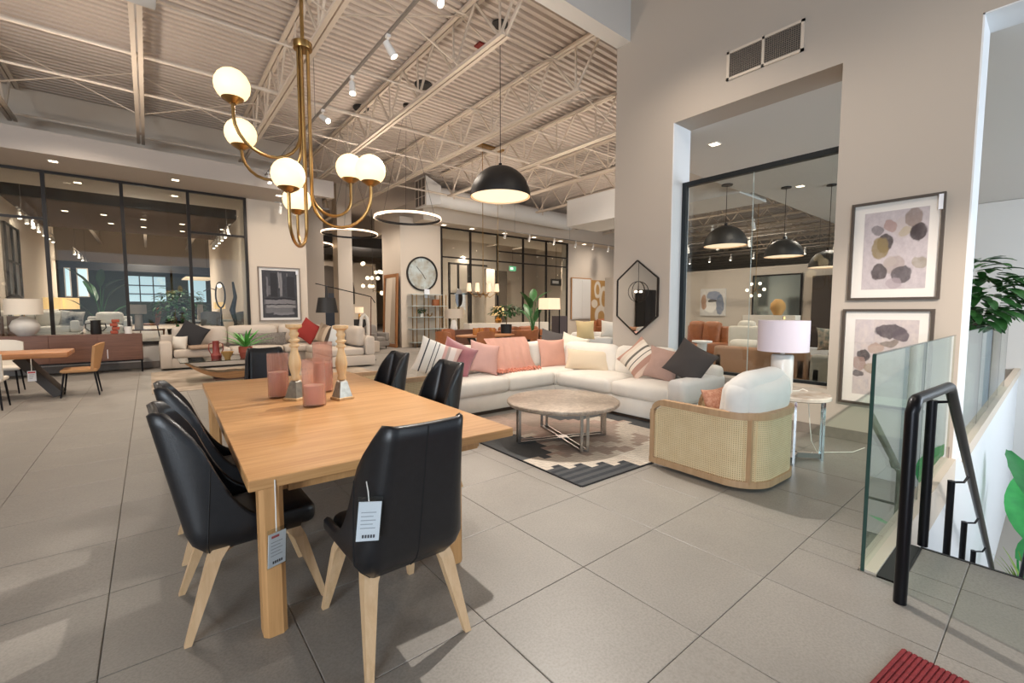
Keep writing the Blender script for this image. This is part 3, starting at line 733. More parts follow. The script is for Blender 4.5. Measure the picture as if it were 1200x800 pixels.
# ---------------------------------------------------------------- track with heads
M_trk = mat('track_grey', '8d8781', .4, .5); M_head = mat('white_head', 'e8e4de', .4)
def track(label, p, q, heads, aims, group='ceiling light tracks', lit=True, top=HT-.0):
    p, q = V(p), V(q)
    t = thing('light_track', label, 'light track', p, 0, group); d = q-p
    MB().bar((0, 0, 0), d, .035, .03).obj('rail', M_trk, t)
    for f in (.1, .5, .9):
        c = d*f; MB().cyl((c.x, c.y, .015), (c.x, c.y, top-p.z), .006, 6).obj('hanger', M_trk, t)
    for f, a in zip(heads, aims):
        c = d*f; a = V(a).normalized()
        h = MB().box(c.x-.025, c.y-.03, -.05, c.x+.025, c.y+.03, -.015).cyl((c.x, c.y, -.05), (c.x, c.y, -.13), .009, 8).obj('head_stem', M_head, t, True)
        b = V((c.x, c.y, -.15)); MB().cyl(b-a*.05, b+a*.15, .042, 16, .052).obj('spot_head', M_head, h, True)
        MB().cyl(b+a*.148, b+a*.154, .043, 16).obj('spot_lens', emit('spot_lens', 'fff3df', 9), h, True)
    return t
dn = (.1, -.3, -1)
track('main ceiling light track running past the brass chandelier', (2.55, 1.2, 5.05), (2.55, 16.6, 5.05), [.215, .29, .375, .47, .565, .69, .77, .85, .93],
      [(.35, -.8, -.75), (.5, -.3, -1), (-.1, -.35, -1), (.5, -1.1, -.8), (.2, .1, -1), (-.2, .1, -1), dn, dn, dn])
track('small light track end above the artwork wall', (2.9, 14.2, 4.55), (4.4, 14.2, 4.55), [.1, .35], [(0, .6, -1), (.2, .6, -1)], top=4.72)
track('far light track in front of the clock side glazing', (11.2, 14.6, 4.75), (19.5, 14.6, 4.75), [.04, .2, .38, .55, .7, .84, .95], [(0, .4, -1)]*7)
track('left hall light track behind the glass, nearest the arch window', (-2.8, 19.0, 4.45), (-2.8, 25.5, 4.45), [.05, .2, .35, .5, .65, .8, .95], [dn]*7)
track('deep hall light track behind the glass above the banana plant', (-2.6, 29, 4.4), (-2.6, 40, 4.4), [.05, .2, .35, .5, .65, .8], [dn]*6)
track('right hall light track behind the glass', (2.3, 18.4, 4.45), (2.3, 24.5, 4.45), [.05, .2, .35, .5, .65, .8], [dn]*6)
track('bay light track seen through the display window, furthest one', (22, 5.5, 4.2), (22, 16, 4.2), [.05, .15, .25, .35, .45, .55, .65, .75], [(-.2, 0, -1)]*8)
track('bay light track seen through the display window, nearer one', (13.0, 5.0, 4.0), (13.0, 9.6, 4.0), [.1, .35, .6, .85], [(.3, 0, -1)]*4)
track('bay light track seen through the display window, further one', (15.5, 5.0, 3.9), (15.5, 10.4, 3.9), [.1, .3, .5, .7, .9], [(.3, 0, -1)]*5)
# recessed downlights
M_dl = emit('downlight_glow', 'ffe9cc', 5)
def downlight(label, x, y, z, s=.09, group='recessed downlights'):
    d = MB().box(-s, -s, -.006, s, s, 0).obj('downlight', M_head, None, loc=(x, y, z)); tag(d, label, 'downlight', group)
    MB().box(-s*.75, -s*.75, -.009, s*.75, s*.75, -.006).obj('lens', M_dl, d)
for x, y, z, lab in ((-1.46, 13.98, 4.72, 'square downlight at the left of the near left soffit'), (.66, 14.05, 4.72, 'square downlight in the middle of the near left soffit'),
                     (-1.25, 15.9, 4.72, 'square downlight behind the glass, left of the two in the soffit'), (.72, 16.0, 4.72, 'square downlight behind the glass, right of the two in the soffit'),
                     (3.0, 14.1, 4.72, 'square downlight at the right end of the near left soffit'),
                     (7.5, 3.82, 4.28, 'square downlight in the ceiling above the display window'), (11.5, 3.85, 4.28, 'square downlight in the bay ceiling seen just above the glass'),
                     (14.8, 3.6, 4.28, 'round small downlight at the bay ceiling far right')):
    downlight(lab, x, y, z)
for k, x in enumerate((9.6, 11.0, 12.8, 14.6, 16.4, 18.2)):
    downlight(('first', 'second', 'third', 'fourth', 'fifth', 'sixth')[k]+' downlight from the clock column in the far mid soffit', x, 16.25, 5.0, .11)
for k, (x, y) in enumerate(((-2.1, 22), (-1.1, 22), (-.0, 22.2), (-1.0, 24), (.0, 24.2), (1.2, 22.4), (1.3, 24.4), (2.6, 22.8))):
    downlight(('outer left', 'left', 'middle', 'rear left', 'rear middle', 'right', 'rear right', 'outer right')[k]+' downlight in the brown ceiling behind the glass', x, y, 4.93, .1)
# small things on the deck
o = MB().box(-.09, -.09, -.03, .09, .09, 0).obj('alarm_plate', mat('alarm_red', '7d2420', .5), None, loc=(5.1, 7.2, HT)); tag(o, 'small red alarm plate on the ribbed ceiling', 'alarm')
for k, (x, y) in enumerate(((4.95, 9.2), (4.3, 11.2))):
    o = MB().lathe([(0, -.06), (.16, -.06), (.19, -.03), (.19, 0), (0, 0)], 20).obj('ceiling_canopy_plate', M_dome, None, True, loc=(x, y, HT)); tag(o, ('nearer', 'further')[k]+' small black round plate on the ribbed ceiling left of the dome pendant', 'plate')
# wireless box on the left joist
o = MB().rbox(-.21, -.14, -.16, .21, .14, 0, .02).obj('ceiling_unit', mat('cool_grey_box', 'c3c7cb', .5), None, True, loc=(.04, 7.55, 5.56)); tag(o, 'pale grey box unit fixed under the left ceiling joist', 'unit')
# ---------------------------------------------------------------- cream corner sofa group
M_cream_f = mat('cream_linen', 'e6dfd4', .85, bump=.25, bs=260, sheen=.2, var=.05, vs=6)
M_white_f = mat('white_linen', 'e4e1dc', .85, bump=.25, bs=260, sheen=.2, var=.04, vs=6)
M_plinth = mat('sofa_plinth', '4b3a2d', .6)
sf = thing('corner_sofa', 'large cream linen corner sofa standing against the greige wall', 'sofa', (5.0, 5.1, 0))
o = (-5.0, -5.1, 0)
def L(mb, *a): return mb.box(*a)
MB().box(-1.85, .06, 0, 1.12, 1.0, .055).box(.12, -2.18, 0, 1.12, .06, .055).obj('plinth', M_plinth, sf)
MB().rbox(-1.9, .0, .055, .06, 1.04, .30, .03, 2).rbox(.06, -2.22, .055, 1.16, 1.04, .30, .03, 2).obj('base', M_cream_f, sf, True)
MB().rbox(-1.9, .74, .30, 1.16, 1.04, .74, .08, 3).rbox(.90, -2.22, .30, 1.16, .80, .74, .08, 3).obj('back_rest', M_cream_f, sf, True)
MB().rbox(.06, -2.24, .30, 1.16, -1.98, .62, .07, 3).obj('armrest', M_white_f, sf, True)
for k, (c, s) in enumerate((((-1.40, .36, .395), (1.02, .78, .22)), ((-.43, .36, .395), (.94, .78, .22)), ((.50, .37, .395), (.92, .78, .22)),
                            ((.47, -.56, .395), (.86, 1.06, .22)), ((.47, -1.56, .395), (.86, .92, .22)))):
    MB().soft(c, s, .07, (0.02, .02, .22), 10, seed=k, lump=.01).obj('seat_cushion', M_cream_f, sf, True)
for k, (c, s, rx, ry) in enumerate((((-1.42, .74, .70), (.98, .24, .48), -.18, 0), ((-.44, .74, .70), (.96, .24, .48), -.18, 0), ((.44, .74, .70), (.80, .24, .48), -.18, 0),
                                    ((.84, -.06, .70), (.24, 1.12, .47), 0, .16), ((.84, -1.15, .70), (.24, 1.02, .47), 0, .16), ((.90, -1.84, .70), (.22, .36, .46), 0, .12))):
    MB().soft(c, s, .10, (.25 if s[0] < .3 else .03, .25 if s[1] < .3 else .03, .06), 10, T(rx=rx, ry=ry), seed=k+9, lump=.014).obj('back_cushion', M_cream_f if k < 5 else M_white_f, sf, True)

def stripes(name, bands, axis='x', rough=.9, warp=0):
    """woven stripes along u or v of the pillow: list of (limit, colour)"""
    s = NT(name); tc = s.new('ShaderNodeTexCoord'); sp = s.new('ShaderNodeSeparateXYZ'); s.link(tc.outputs['UV'], sp.inputs[0])
    r = s.new('ShaderNodeValToRGB'); r.color_ramp.interpolation = 'CONSTANT'; e = r.color_ramp.elements
    while len(e) > 1: e.remove(e[-1])
    e[0].position = 0; e[0].color = lin(bands[0][1])
    for p, c in bands[1:]:
        q = e.new(p); q.color = lin(c)
    s.link(sp.outputs[0 if axis == 'x' else 1], r.inputs[0]); s.base(r.outputs[0]); s.b.inputs['Roughness'].default_value = rough
    s.bump(s.noise(s.coord('Object'), 240, 2), .25, .003); return s.m
def pillow(label, loc, w, h, t, m, rz, rx=-.25, ry=0, seed=0, parts=None, lump=.012, kind='pillow', sag=0):
    """scatter pillow, lower edge resting at loc"""
    c = math.cos(ry); s_ = abs(math.sin(ry)); low = (w*s_+h*abs(c))/2*math.cos(rx)
    o = MB().pillow(w, h, t, T(rx=rx) @ T(ry=ry), seed=seed, lump=lump, sag=sag).obj('pillow', m, None, True, auto=80)
    o.location = (loc[0], loc[1], loc[2]+low*.93); o.rotation_euler = (0, 0, rz)
    return tag(o, label, kind)
M_rose = mat('rose_velvet', 'a9646a', .6, var=.25, vs=5, sheen=.6, bump=.1, bs=120)
M_dusty = mat('dusty_pink_linen', 'd6a79b', .85, bump=.25, bs=220, var=.08)
M_peach = mat('peach_pink_linen', 'dfa995', .85, bump=.25, bs=220, var=.08)
M_char = mat('charcoal_linen', '4b4542', .9, bump=.2, bs=220, var=.12)
M_strA = stripes('cream_black_stripe', [(0, 'e6dfd6'), (.16, '3a3a40'), (.19, 'e9e4dc'), (.34, '3a3a40'), (.36, 'e9e4dc'), (.43, '3a3a40'), (.45, 'ece6de'), (.58, 'cfa39a'), (.66, 'b0a098'), (.72, 'e3d3ca'), (.86, 'd8b4a8')], 'x')
M_strB = stripes('brown_cream_stripe', [(0, 'b78b79'), (.13, 'dccbb8'), (.25, 'e6d8c6'), (.36, '6e675c'), (.43, 'e9dccb'), (.55, '5b544c'), (.575, 'e6d8c6'), (.68, 'b48a78'), (.84, 'd6b9a6')], 'x')
pillow('cream striped pillow with thin black lines at the left end of the corner sofa', (3.12, 5.50, .50), .60, .56, .17, M_strA, -.30, -.5, .42, 1)
pillow('rose velvet pillow standing on its corner on the corner sofa', (3.50, 5.58, .50), .52, .52, .18, M_rose, -.25, -.45, .5, 2)
pillow('dusty pink linen pillow left of the fringed throw', (3.97, 5.55, .50), .50, .50, .17, M_dusty, -.15, -.35, .25, 3)
pillow('peach pink pillow at the inner corner of the sofa, right of the throw', (5.50, 5.62, .50), .58, .52, .16, M_peach, -.15, -.3, 0.03, 4)
pillow('dark grey pillow peeking out behind the peach pink pillow', (5.80, 5.92, .62), .50, .48, .14, mat('dark_grey_linen', '55504e', .9, bump=.2, bs=200), -.5, -.3, .25, 5)
pillow('pale pillow with a green edge leaning in the sofa corner', (6.0, 5.60, .56), .5, .46, .15, stripes('pale_green_edge', [(0, '3f6b52'), (.09, 'dfe2d8'), (.55, 'e6dccb')], 'y'), -.8, -.3, .30, 6)
pillow('long beige lumbar pillow in the corner of the sofa', (5.62, 4.92, .50), .80, .36, .18, mat('beige_linen', 'd8c6ac', .9, bump=.2, bs=200), -1.25, -.3, .02, 7)
pillow('brown and cream striped pillow, left of the fluffy one on the wall run', (5.52, 3.84, .50), .50, .50, .16, M_strB, -1.35, -.45, .70, 8)
fp = pillow('fluffy dusty pink fur pillow between the striped and charcoal pillows', (5.58, 3.50, .50), .50, .48, .22, mat('fur_base', 'b9988a', 1, var=.1), -1.35, -.42, .18, 9)
# fur: short tapered strands over the pillow
fur = MB(); me = fp.data; rnd = random.Random(4)
for p in me.polygons:
    for _ in range(max(2, int(p.area*9000))):
        vs = [me.vertices[i].co for i in p.vertices]; a, b = rnd.random(), rnd.random()
        c = vs[0].lerp(vs[1], a).lerp(vs[-1].lerp(vs[2 % len(vs)], a), b); n = (p.normal+V((rnd.uniform(-.7, .7), rnd.uniform(-.7, .7), rnd.uniform(-1.0, .4)))).normalized()
        d = n.cross(V((rnd.random(), rnd.random(), rnd.random()))).normalized()*.0042
        fur.raw([c-d, c+d, c+n*rnd.uniform(.03, .055)], [(0, 1, 2)])
o = fur.obj('fur', mat('dusty_fur', 'dcc0b3', .9, c2='9a776b', vs=18), fp); o['kind'] = 'stuff'
pillow('charcoal pillow on its corner at the right end of the wall run', (5.56, 3.08, .50), .52, .52, .17, M_char, -1.2, -.40, .52, 10)
# fringed throw over the back cushion
th = thing('throw_blanket', 'peach pink throw with a ruffled fringe draped over the sofa back', 'throw', (4.55, 5.80, .5))
def thr(u, v):
    x = (u-.5)*.86+.02*math.sin(v*9); y, z = (0, 0)
    if v < .78: k = v/.78; z = .47-.44*k; y = .05-.27*k-.03*math.sin(k*PI)
    else: k = (v-.78)/.22; z = .03-.005*k; y = -.22-.10*k
    return V((x+.012*math.sin(u*40+v*6), y+.008*math.sin(u*34), z+.010*math.sin(u*30+v*10)*(v > .75)))
thr2 = lambda u, v: thr(u, v)+V((0, -.075, .075-.06*v))
t = MB().grid(thr2, 40, 30); t.grid(lambda u, v: thr2(u, v)+V((0, .006, -.006)), 40, 30)
t.obj('blanket', M_peach, th, True, auto=80)
f = MB()
for k in range(46):
    x = -.43+k*.0191; yy = -.32+.02*math.sin(k*2.1)
    f.tube([(x, yy-.03, .05), (x+.01*math.sin(k), yy-.07, .065+.018*math.sin(k*1.7)), (x+.014, yy-.105, .045+.012*math.cos(k*2)), (x+.006, yy-.12, .03)], [.012, .014, .012, .006], 6)
f.obj('ruffled_fringe', mat('peach_fringe', 'd98f76', .9), th, True)

# ---------------------------------------------------------------- cane swivel armchairs
def cane_mat():
    s = NT('woven_cane'); tc = s.new('ShaderNodeTexCoord'); sp = s.new('ShaderNodeSeparateXYZ'); s.link(tc.outputs['UV'], sp.inputs[0])
    P = 2*PI/.017
    a = s.mth('SINE', s.mth('MULTIPLY', sp.outputs[0], P)); b = s.mth('SINE', s.mth('MULTIPLY', sp.outputs[1], P))
    hole = s.mth('GREATER_THAN', s.mth('MULTIPLY', s.mth('MAXIMUM', a, 0), s.mth('MAXIMUM', b, 0)), .30)
    n = s.noise(tc.outputs['UV'], 9, 2); st = s.mix(n, lin('ead6ae'), lin('d8bd90'))
    s.base(s.mix(hole, st, lin('8f7249'))); s.b.inputs['Roughness'].default_value = .55
    s.bump(s.mth('SUBTRACT', s.mth('ADD', s.mth('ABSOLUTE', a), s.mth('ABSOLUTE', b)), s.mth('MULTIPLY', hole, 1.5)), .5, .004)
    return s.m
M_cane = cane_mat(); M_frame = wood('light_oak_frame', 'c2a07c', 'a78460', 2, .5, 1, False)
def cane_chair(label, loc, rz):
    """tub with flat sides and rounded rear corners, opening to +y"""
    c = thing('cane_armchair', label, 'armchair', loc, rz, 'cane sided swivel armchairs by the sofa')
    w, d, rc = .43, .98, .27; H, zb = .655, .03
    def path(s):   # arc length from front-left round the back to the front right
        Ls = d-rc; La = rc*PI/2; Lb = 2*(w-rc); tot = 2*Ls+2*La+Lb
        q = s*tot
        if q < Ls: return (-w, d/2-q, -1, 0)
        q -= Ls
        if q < La: a = q/rc; return (-w+rc-rc*math.cos(a), -d/2+rc-rc*math.sin(a), -math.cos(a), -math.sin(a))
        q -= La
        if q < Lb: return (-w+rc+q, -d/2, 0, -1)
        q -= Lb
        if q < La: a = q/rc; return (w-rc+rc*math.sin(a), -d/2+rc-rc*math.cos(a), math.sin(a), -math.cos(a))
        q -= La; return (w, -d/2+rc+q, 1, 0)
    tot = 2*(d-rc)+rc*PI+2*(w-rc)
    def ht(s):
        e = min(s, 1-s)*tot
        R_ = .15; return H if e >= R_ else H-R_+math.sqrt(max(0, R_*R_-(R_-e)**2))
    def pt(s, z, off): x, y, nx, ny = path(min(max(s, 0), .99999)); return V((x+nx*off, y+ny*off, z))
    n = 90
    # outer cane skin with uv in metres
    def skin(off, nm, m, za, zt):
        t = MB(); uv = t.b.loops.layers.uv.new('UVMap')
        R = [[t.b.verts.new(pt(.012+.976*i/n, za+(ht(i/n)-zt-za)*j/4, off)) for j in range(5)] for i in range(n+1)]
        for i in range(n):
            for j in range(4):
                f = t.b.faces.new((R[i][j], R[i+1][j], R[i+1][j+1], R[i][j+1]))
                for l, (a, b) in zip(f.loops, ((i, j), (i+1, j), (i+1, j+1), (i, j+1))): l[uv].uv = (a/n*tot, (za+(ht(a/n)-zt-za)*b/4))
        return t.obj(nm, m, c, True, auto=60)
    skin(.012, 'cane_panel', M_cane, zb+.05, .05); skin(-.03, 'inner_lining', M_cane, zb+.05, .05)
    def railing(nm, zf, hh, th):
        t = MB(); R = []
        for i in range(n+1):
            s = i/n; z = zf(s); R.append([t.b.verts.new(pt(s, z+dz, off)) for off, dz in ((th/2, -hh/2), (th/2, hh/2), (-th/2, hh/2), (-th/2, -hh/2))])
        for i in range(n):
            for k in range(4): t.b.faces.new((R[i][k], R[i+1][k], R[i+1][(k+1) % 4], R[i][(k+1) % 4]))
        t.b.faces.new(R[0][::-1]); t.b.faces.new(R[-1])
        t.obj(nm, M_frame, c, True, auto=40)
    railing('top_rail', lambda s: ht(s)-.028, .056, .056); railing('bottom_rail', lambda s: zb+.028, .056, .056)
    for s in (.010, .355, .645, .990):
        x, y, nx, ny = path(s); a = pt(s, zb+.03, .004); b = pt(s, ht(s)-.04, .004)
        MB().bar(a, b, .04, .05).obj('post', M_frame, c)
        for ds in (-.014, .014):
            if .01 < s+ds < .99: MB().tube([pt(s+ds*1.3, zb+.055, .014), pt(s+ds*1.3, ht(s)-.06, .014)], .006, 6).obj('spline', mat('cane_spline', 'd8c096', .6), c)
    MB().lathe([(0, 0), (.30, 0), (.30, .02), (.26, .04), (0, .04)], 32).obj('swivel_base', M_black, c, True)
    MB().box(-w+.06, -d/2+.08, .035, w-.06, d/2-.05, .12).obj('seat_platform', M_frame, c)
    MB().soft((0, .06, .29), (.76, .82, .30), .08, (0, .02, .15), 10, lump=.01).obj('seat_cushion', M_white_f, c, True)
    MB().soft((.0, -.27, .69), (.78, .28, .50), .13, (.10, .45, .16), 12, T(rx=.14, ry=-.10), lump=.03, seed=3).obj('back_cushion', M_white_f, c, True)
    return c
cane_chair('cane sided swivel armchair with a plump white back cushion, in front of the side table', (4.16, 1.95, 0), -.035)
pillow('small terracotta checked pillow inside the front cane armchair', (4.12, 1.98, .44), .40, .36, .13, mat('terracotta_check', 'bb7b5f', .9, c2='d9a78c', vs=40), PI-.1, .35, 0, 11)
dup([o for o in COL.objects if o.name == 'cane_armchair'][0], (2.36, 5.52, 0), -PI/2, 'cane sided armchair at the left end of the corner sofa, behind the dining chairs')
for o in [o for o in COL.objects if o.parent and o.parent.name == 'cane_armchair.001' and o.name.startswith('back_cushion')]: bpy.data.objects.remove(o)
# ---------------------------------------------------------------- stone coffee table and rug
M_stone = NT('stone_top'); v = M_stone.coord('Object'); n1 = M_stone.noise(v, 5, 6, .65, .8); n2 = M_stone.noise(v, 26, 4, .6)
M_stone.base(M_stone.mix(M_stone.mth('MULTIPLY', M_stone.ramp(n2, .45, .7), .6), M_stone.mix(M_stone.ramp(n1, .35, .65), lin('9d8d7e'), lin('c4b5a4')), lin('7f7064'))); M_stone.b.inputs['Roughness'].default_value = .35; M_stone = M_stone.m
M_chrome = mat('brushed_steel', 'b9b6b2', .25, .95)
ct = thing('coffee_table', 'round stone topped coffee table on crossed steel bars, standing on the rug', 'coffee table', (3.67, 3.58, .012), math.radians(154))
MB().lathe([(0, .405), (.60, .405), (.63, .412), (.645, .43), (.645, .45), (.635, .458), (0, .462)], 64).obj('stone_top', M_stone, ct, True, auto=30)
for k in range(4):
    a = k*PI/2+.1; u = V((math.cos(a), math.sin(a), 0)); n = V((-u.y, u.x, 0))
    t = MB()
    for s in (-1, 1): t.bar(n*s*.035+u*.02+V((0, 0, .0125)), n*s*.035+u*.55+V((0, 0, .0125)), .018, .025); t.bar(n*s*.035+u*.54, n*s*.035+u*.54+V((0, 0, .405)), .018, .03)
    t.bar(u*.30+n*.035+V((0, 0, .39)), u*.55+n*.035+V((0, 0, .39)), .02, .02).bar(u*.52-n*.035+V((0, 0, .012)), u*.52+n*.035+V((0, 0, .012)), .02, .024)
    t.obj('leg', M_chrome, ct)
MB().box(-.06, -.06, .0, .06, .06, .026).obj('hub', M_chrome, ct)
RUGC = {'c': 'cfc4b6', 't': 'ab9a8e', 'p': 'b9a194', 'd': '4e5052', 'k': '33363c', 'w': 'ddd5c8'}
keys = list(RUGC); rm = [mat('rug_'+k, v, .95, bump=.5, bs=150, var=.12, vs=14) for k, v in RUGC.items()]
rw, rl, cs = 2.42, 2.55, .05
def rugcol(i, j):
    a, b = (i//2)*2*cs+cs, j*cs                      # metres from the near corner, stepped
    z = .44*(1-a/.92)+.09*(1 if (i//2) % 2 else 0)
    if b < z and a < .82: return 'k' if j % 2 else 'd'
    if b < z+.34 or (a > .95 and b < .30+.25*(a-.95)): return 'w' if a > .9 else 'c'
    if a < .60-.55*abs((j//2)*2*cs-1.25): return 'd'
    if a < .78-.55*abs((j//2)*2*cs-1.25): return 'c' if j % 4 < 2 else 'p'
    q = abs(a-1.25)+abs(b-1.15)*1.1
    if q < .26: return 'p'
    if q < .62: return 't'
    if q < .86: return 'c' if b < 1.2 else 'p'
    if b > 1.55: return 'd' if a > 1.35 else ('p' if a < .9 else 't')
    return 't' if a < 1.7 else ('c' if a < 2.0 else 'd')
rug = MB(); nx, ny = int(rw/cs), int(rl/cs); vv = {}
for i in range(nx):
    for j in range(ny):
        x0, y0 = i*cs, j*cs; zz = .0105+.0012*((i+j) % 2)
        rug.raw([(x0, y0, zz), (x0+cs, y0, zz), (x0+cs, y0+cs, zz), (x0, y0+cs, zz)], [(0, 1, 2, 3)], None, keys.index(rugcol(i, j)))
rug.box(0, 0, 0, nx*cs, ny*cs, .0100, None, keys.index('d'))
o = rug.obj('area_rug', rm, None, loc=(2.79, 2.49, 0)); tag(o, 'flat woven rug with stepped charcoal, taupe and cream pattern under the coffee table', 'rug'); o.rotation_euler = (0, 0, math.radians(-2.0))
MB().box(-.012, 0, 0, 0, ny*cs, .012).box(0, -.012, 0, nx*cs, 0, .012).obj('binding', mat('rug_binding', '2a2a2c', .9), o)
# ---------------------------------------------------------------- side table and lamp
M_marble = mat('pale_marble', 'ddd3c8', .25, c2='bda999', vs=7)
st = thing('side_table', 'round marble topped side table with chrome legs, in front of the display window', 'side table', (5.02, 1.62, 0), .35)
MB().lathe([(0, .62), (.27, .62), (.285, .628), (.285, .655), (.275, .665), (0, .665)], 48).obj('marble_top', M_marble, st, True, auto=30)
M_mirchrome = mat('polished_chrome', 'c9ced2', .08, 1)
for k in range(3):
    a = k*2*PI/3-1.25; u = V((math.cos(a), math.sin(a), 0)); n = V((-u.y, u.x, 0)); t = MB()
    for s in (-1, 1): t.bar(u*.235+n*s*.028, u*.235+n*s*.028+V((0, 0, .62)), .02, .024)
    t.bar(V((0, 0, .045)), u*.24+V((0, 0, .045)), .05, .05); t.obj('leg', M_mirchrome, st)
M_shade = mat('lilac_white_shade', 'dcd3de', .8, bump=.1, bs=200)
lp = thing('table_lamp', 'lamp with white drum shade and white cylinder base on the marble side table', 'lamp', (4.98, 1.76, .665))
MB().lathe([(0, 0), (.095, 0), (.10, .01), (.10, .37), (.09, .385), (.02, .39), (.02, .44), (0, .44)], 32).obj('base', mat('white_ceramic', 'dcd8d4', .25), lp, True, auto=40)
MB().lathe([(.220, .42), (.228, .42), (.228, .73), (.220, .73)], 48).obj('drum_shade', M_shade, lp, True, auto=40)
MB().lathe([(0, .728), (.220, .728), (.220, .722), (0, .722)], 48).obj('shade_top', M_shade, lp, True).parent = lp
MB().cyl((0, 0, .74), (0, 0, .77), .012, 8).obj('finial', M_brass, lp, True)
pc = MB().tube([(.1, -.05, .005), (.2, -.1, .006), (.24, -.12, .02), (.262, -.16, .0), (.28, -.18, -.3), (.30, -.20, -.52), (.36, -.24, -.645), (.7, -.46, -.655), (.98, -.50, -.655)], .004, 6).obj('power_cord', M_string, None, True, loc=(4.98, 1.76, .665))
tag(pc, 'thin white lamp cord trailing from the marble side table onto the floor', 'cord')
# ---------------------------------------------------------------- hexagonal mirror, framed prints
M_mirror = mat('mirror_glass', 'e6e6e6', .01, 1)
hx = thing('hexagonal_mirror', 'elongated hexagonal mirror in a thin dark frame on the greige wall', 'mirror', (WX, 4.37, 1.70))
P = [(0, .60), (.385, .30), (.385, -.30), (0, -.60), (-.385, -.30), (-.385, .30)]
X90 = M(((0, 0, -1, 0), (1, 0, 0, 0), (0, 1, 0, 0), (0, 0, 0, 1)))      # poly (y,z) -> thickness to -x
MB().prism([(a*.975, b*.975) for a, b in P], .010, .024, X90).obj('mirror_glass', M_mirror, hx)
t = MB()
for a, b in zip(P, P[1:]+P[:1]): t.bar((-.018, a[0], a[1]), (-.018, b[0], b[1]), .034, .018)
t.obj('frame', M_bronze, hx)
def art_mat(name, base, base2, blobs, warp=.10, lines=0, square=False):
    s = NT(name); tc = s.new('ShaderNodeTexCoord'); uv = tc.outputs['UV']
    nz = s.new('ShaderNodeTexNoise'); s.link(uv, nz.inputs['Vector']); nz.inputs['Scale'].default_value = 5; nz.inputs['Detail'].default_value = 5
    ad = s.new('ShaderNodeVectorMath'); ad.operation = 'MULTIPLY_ADD'; s.link(nz.outputs['Color'], ad.inputs[0]); ad.inputs[1].default_value = (warp, warp, 0); s.link(uv, ad.inputs[2])
    sp = s.new('ShaderNodeSeparateXYZ'); s.link(ad.outputs[0], sp.inputs[0]); n = s.noise(uv, 9, 5, .7)
    c = s.mix(s.ramp(n, .3, .7), lin(base), lin(base2)); k = warp*.5
    for (u, v, ru, rv, col, al) in blobs:
        a = s.mth('DIVIDE', s.mth('SUBTRACT', sp.outputs[0], u+k), ru); b = s.mth('DIVIDE', s.mth('SUBTRACT', sp.outputs[1], v+k), rv)
        d = s.mth('MAXIMUM', s.mth('ABSOLUTE', a), s.mth('ABSOLUTE', b)) if square else s.mth('SQRT', s.mth('ADD', s.mth('POWER', a, 2), s.mth('POWER', b, 2)))
        f = s.mth('MULTIPLY', s.ramp(d, 1.0, .86), s.mth('MULTIPLY_ADD', n, .5, al-.25))
        c = s.mix(s.mth('MINIMUM', s.mth('MAXIMUM', f, 0), 1), c, lin(col))
    s.base(c); s.b.inputs['Roughness'].default_value = .8; return s.m
def uvquad(name, pts, m, parent):
    t = MB(); uv = t.b.loops.layers.uv.new('UVMap'); f = t.b.faces.new([t.b.verts.new(p) for p in pts])
    for l, q in zip(f.loops, ((0, 0), (1, 0), (1, 1), (0, 1))): l[uv].uv = q
    me = bpy.data.meshes.new(name); t.b.to_mesh(me); t.b.free(); me.materials.append(m); o = bpy.data.objects.new(name, me); COL.objects.link(o); o.parent = parent; return o
A1 = art_mat('watercolour_one', 'd0c6c8', 'b9aeb2', [(.63, .78, .20, .14, 'c2b6b4', .75), (.78, .88, .13, .13, '8a7870', .8), (.42, .82, .10, .08, 'a98a84', .8), (.22, .77, .12, .07, '6b6468', .7), (.66, .72, .12, .06, 'b3a27e', .55),
        (.86, .70, .13, .115, '3d3236', .95), (.35, .60, .13, .12, '453d3e', .9), (.27, .54, .15, .15, '8d7a52', .85), (.52, .30, .17, .12, 'a4948e', .7), (.28, .23, .14, .12, '4a4144', .9), (.63, .18, .17, .11, '575054', .9), (.44, .35, .10, .08, 'b5a8a2', .8), (.90, .33, .13, .09, '948a72', .6), (.52, .08, .14, .08, 'a99aa0', .7)], .12)
A2 = art_mat('watercolour_two', 'd9ccc6', 'c0b4b8', [(.58, .86, .26, .09, '574e54', .92), (.74, .80, .13, .09, '625860', .9), (.56, .70, .17, .05, '82746a', .8), (.36, .63, .13, .07, 'b3988a', .75), (.17, .53, .12, .09, '40373b', .92), (.10, .42, .12, .10, 'a3877f', .8), (.28, .36, .12, .08, '97826a', .7), (.08, .28, .10, .05, '453f44', .8), (.60, .38, .2, .12, 'b0a39c', .6)], .12)
M_mat = mat('passepartout', 'efe9e2', .8)
def framed(label, y0, y1, z0, z1, art, tab=False):
    f = thing('framed_print', label, 'framed picture', (WX, (y0+y1)/2, z0), 0, 'watercolour prints on the greige wall'); w, h = (y1-y0)/2, z1-z0; fw = .025
    t = MB().box(-.045, -w, 0, 0, -w+fw, h).box(-.045, w-fw, 0, 0, w, h).box(-.045, -w+fw, 0, 0, w-fw, fw).box(-.045, -w+fw, h-fw, 0, w-fw, h)
    t.obj('frame', mat('dark_oak_frame', '4b423b', .45), f)
    MB().box(-.010, -w+fw, fw, -.002, w-fw, h-fw).obj('mat_board', M_mat, f)
    i = .115
    uvquad('print', [(-.0115, w-i, i), (-.0115, -w+i, i), (-.0115, -w+i, h-i), (-.0115, w-i, h-i)], art, f)
    MB().box(-.036, -w+fw, fw, -.032, w-fw, h-fw).obj('glazing', glass('print_glass', 'ffffff'), f)
    if tab: MB().box(-.050, -w+.015, h-.17, -.046, -w+.05, h-.02).obj('price_tab', M_card, f)
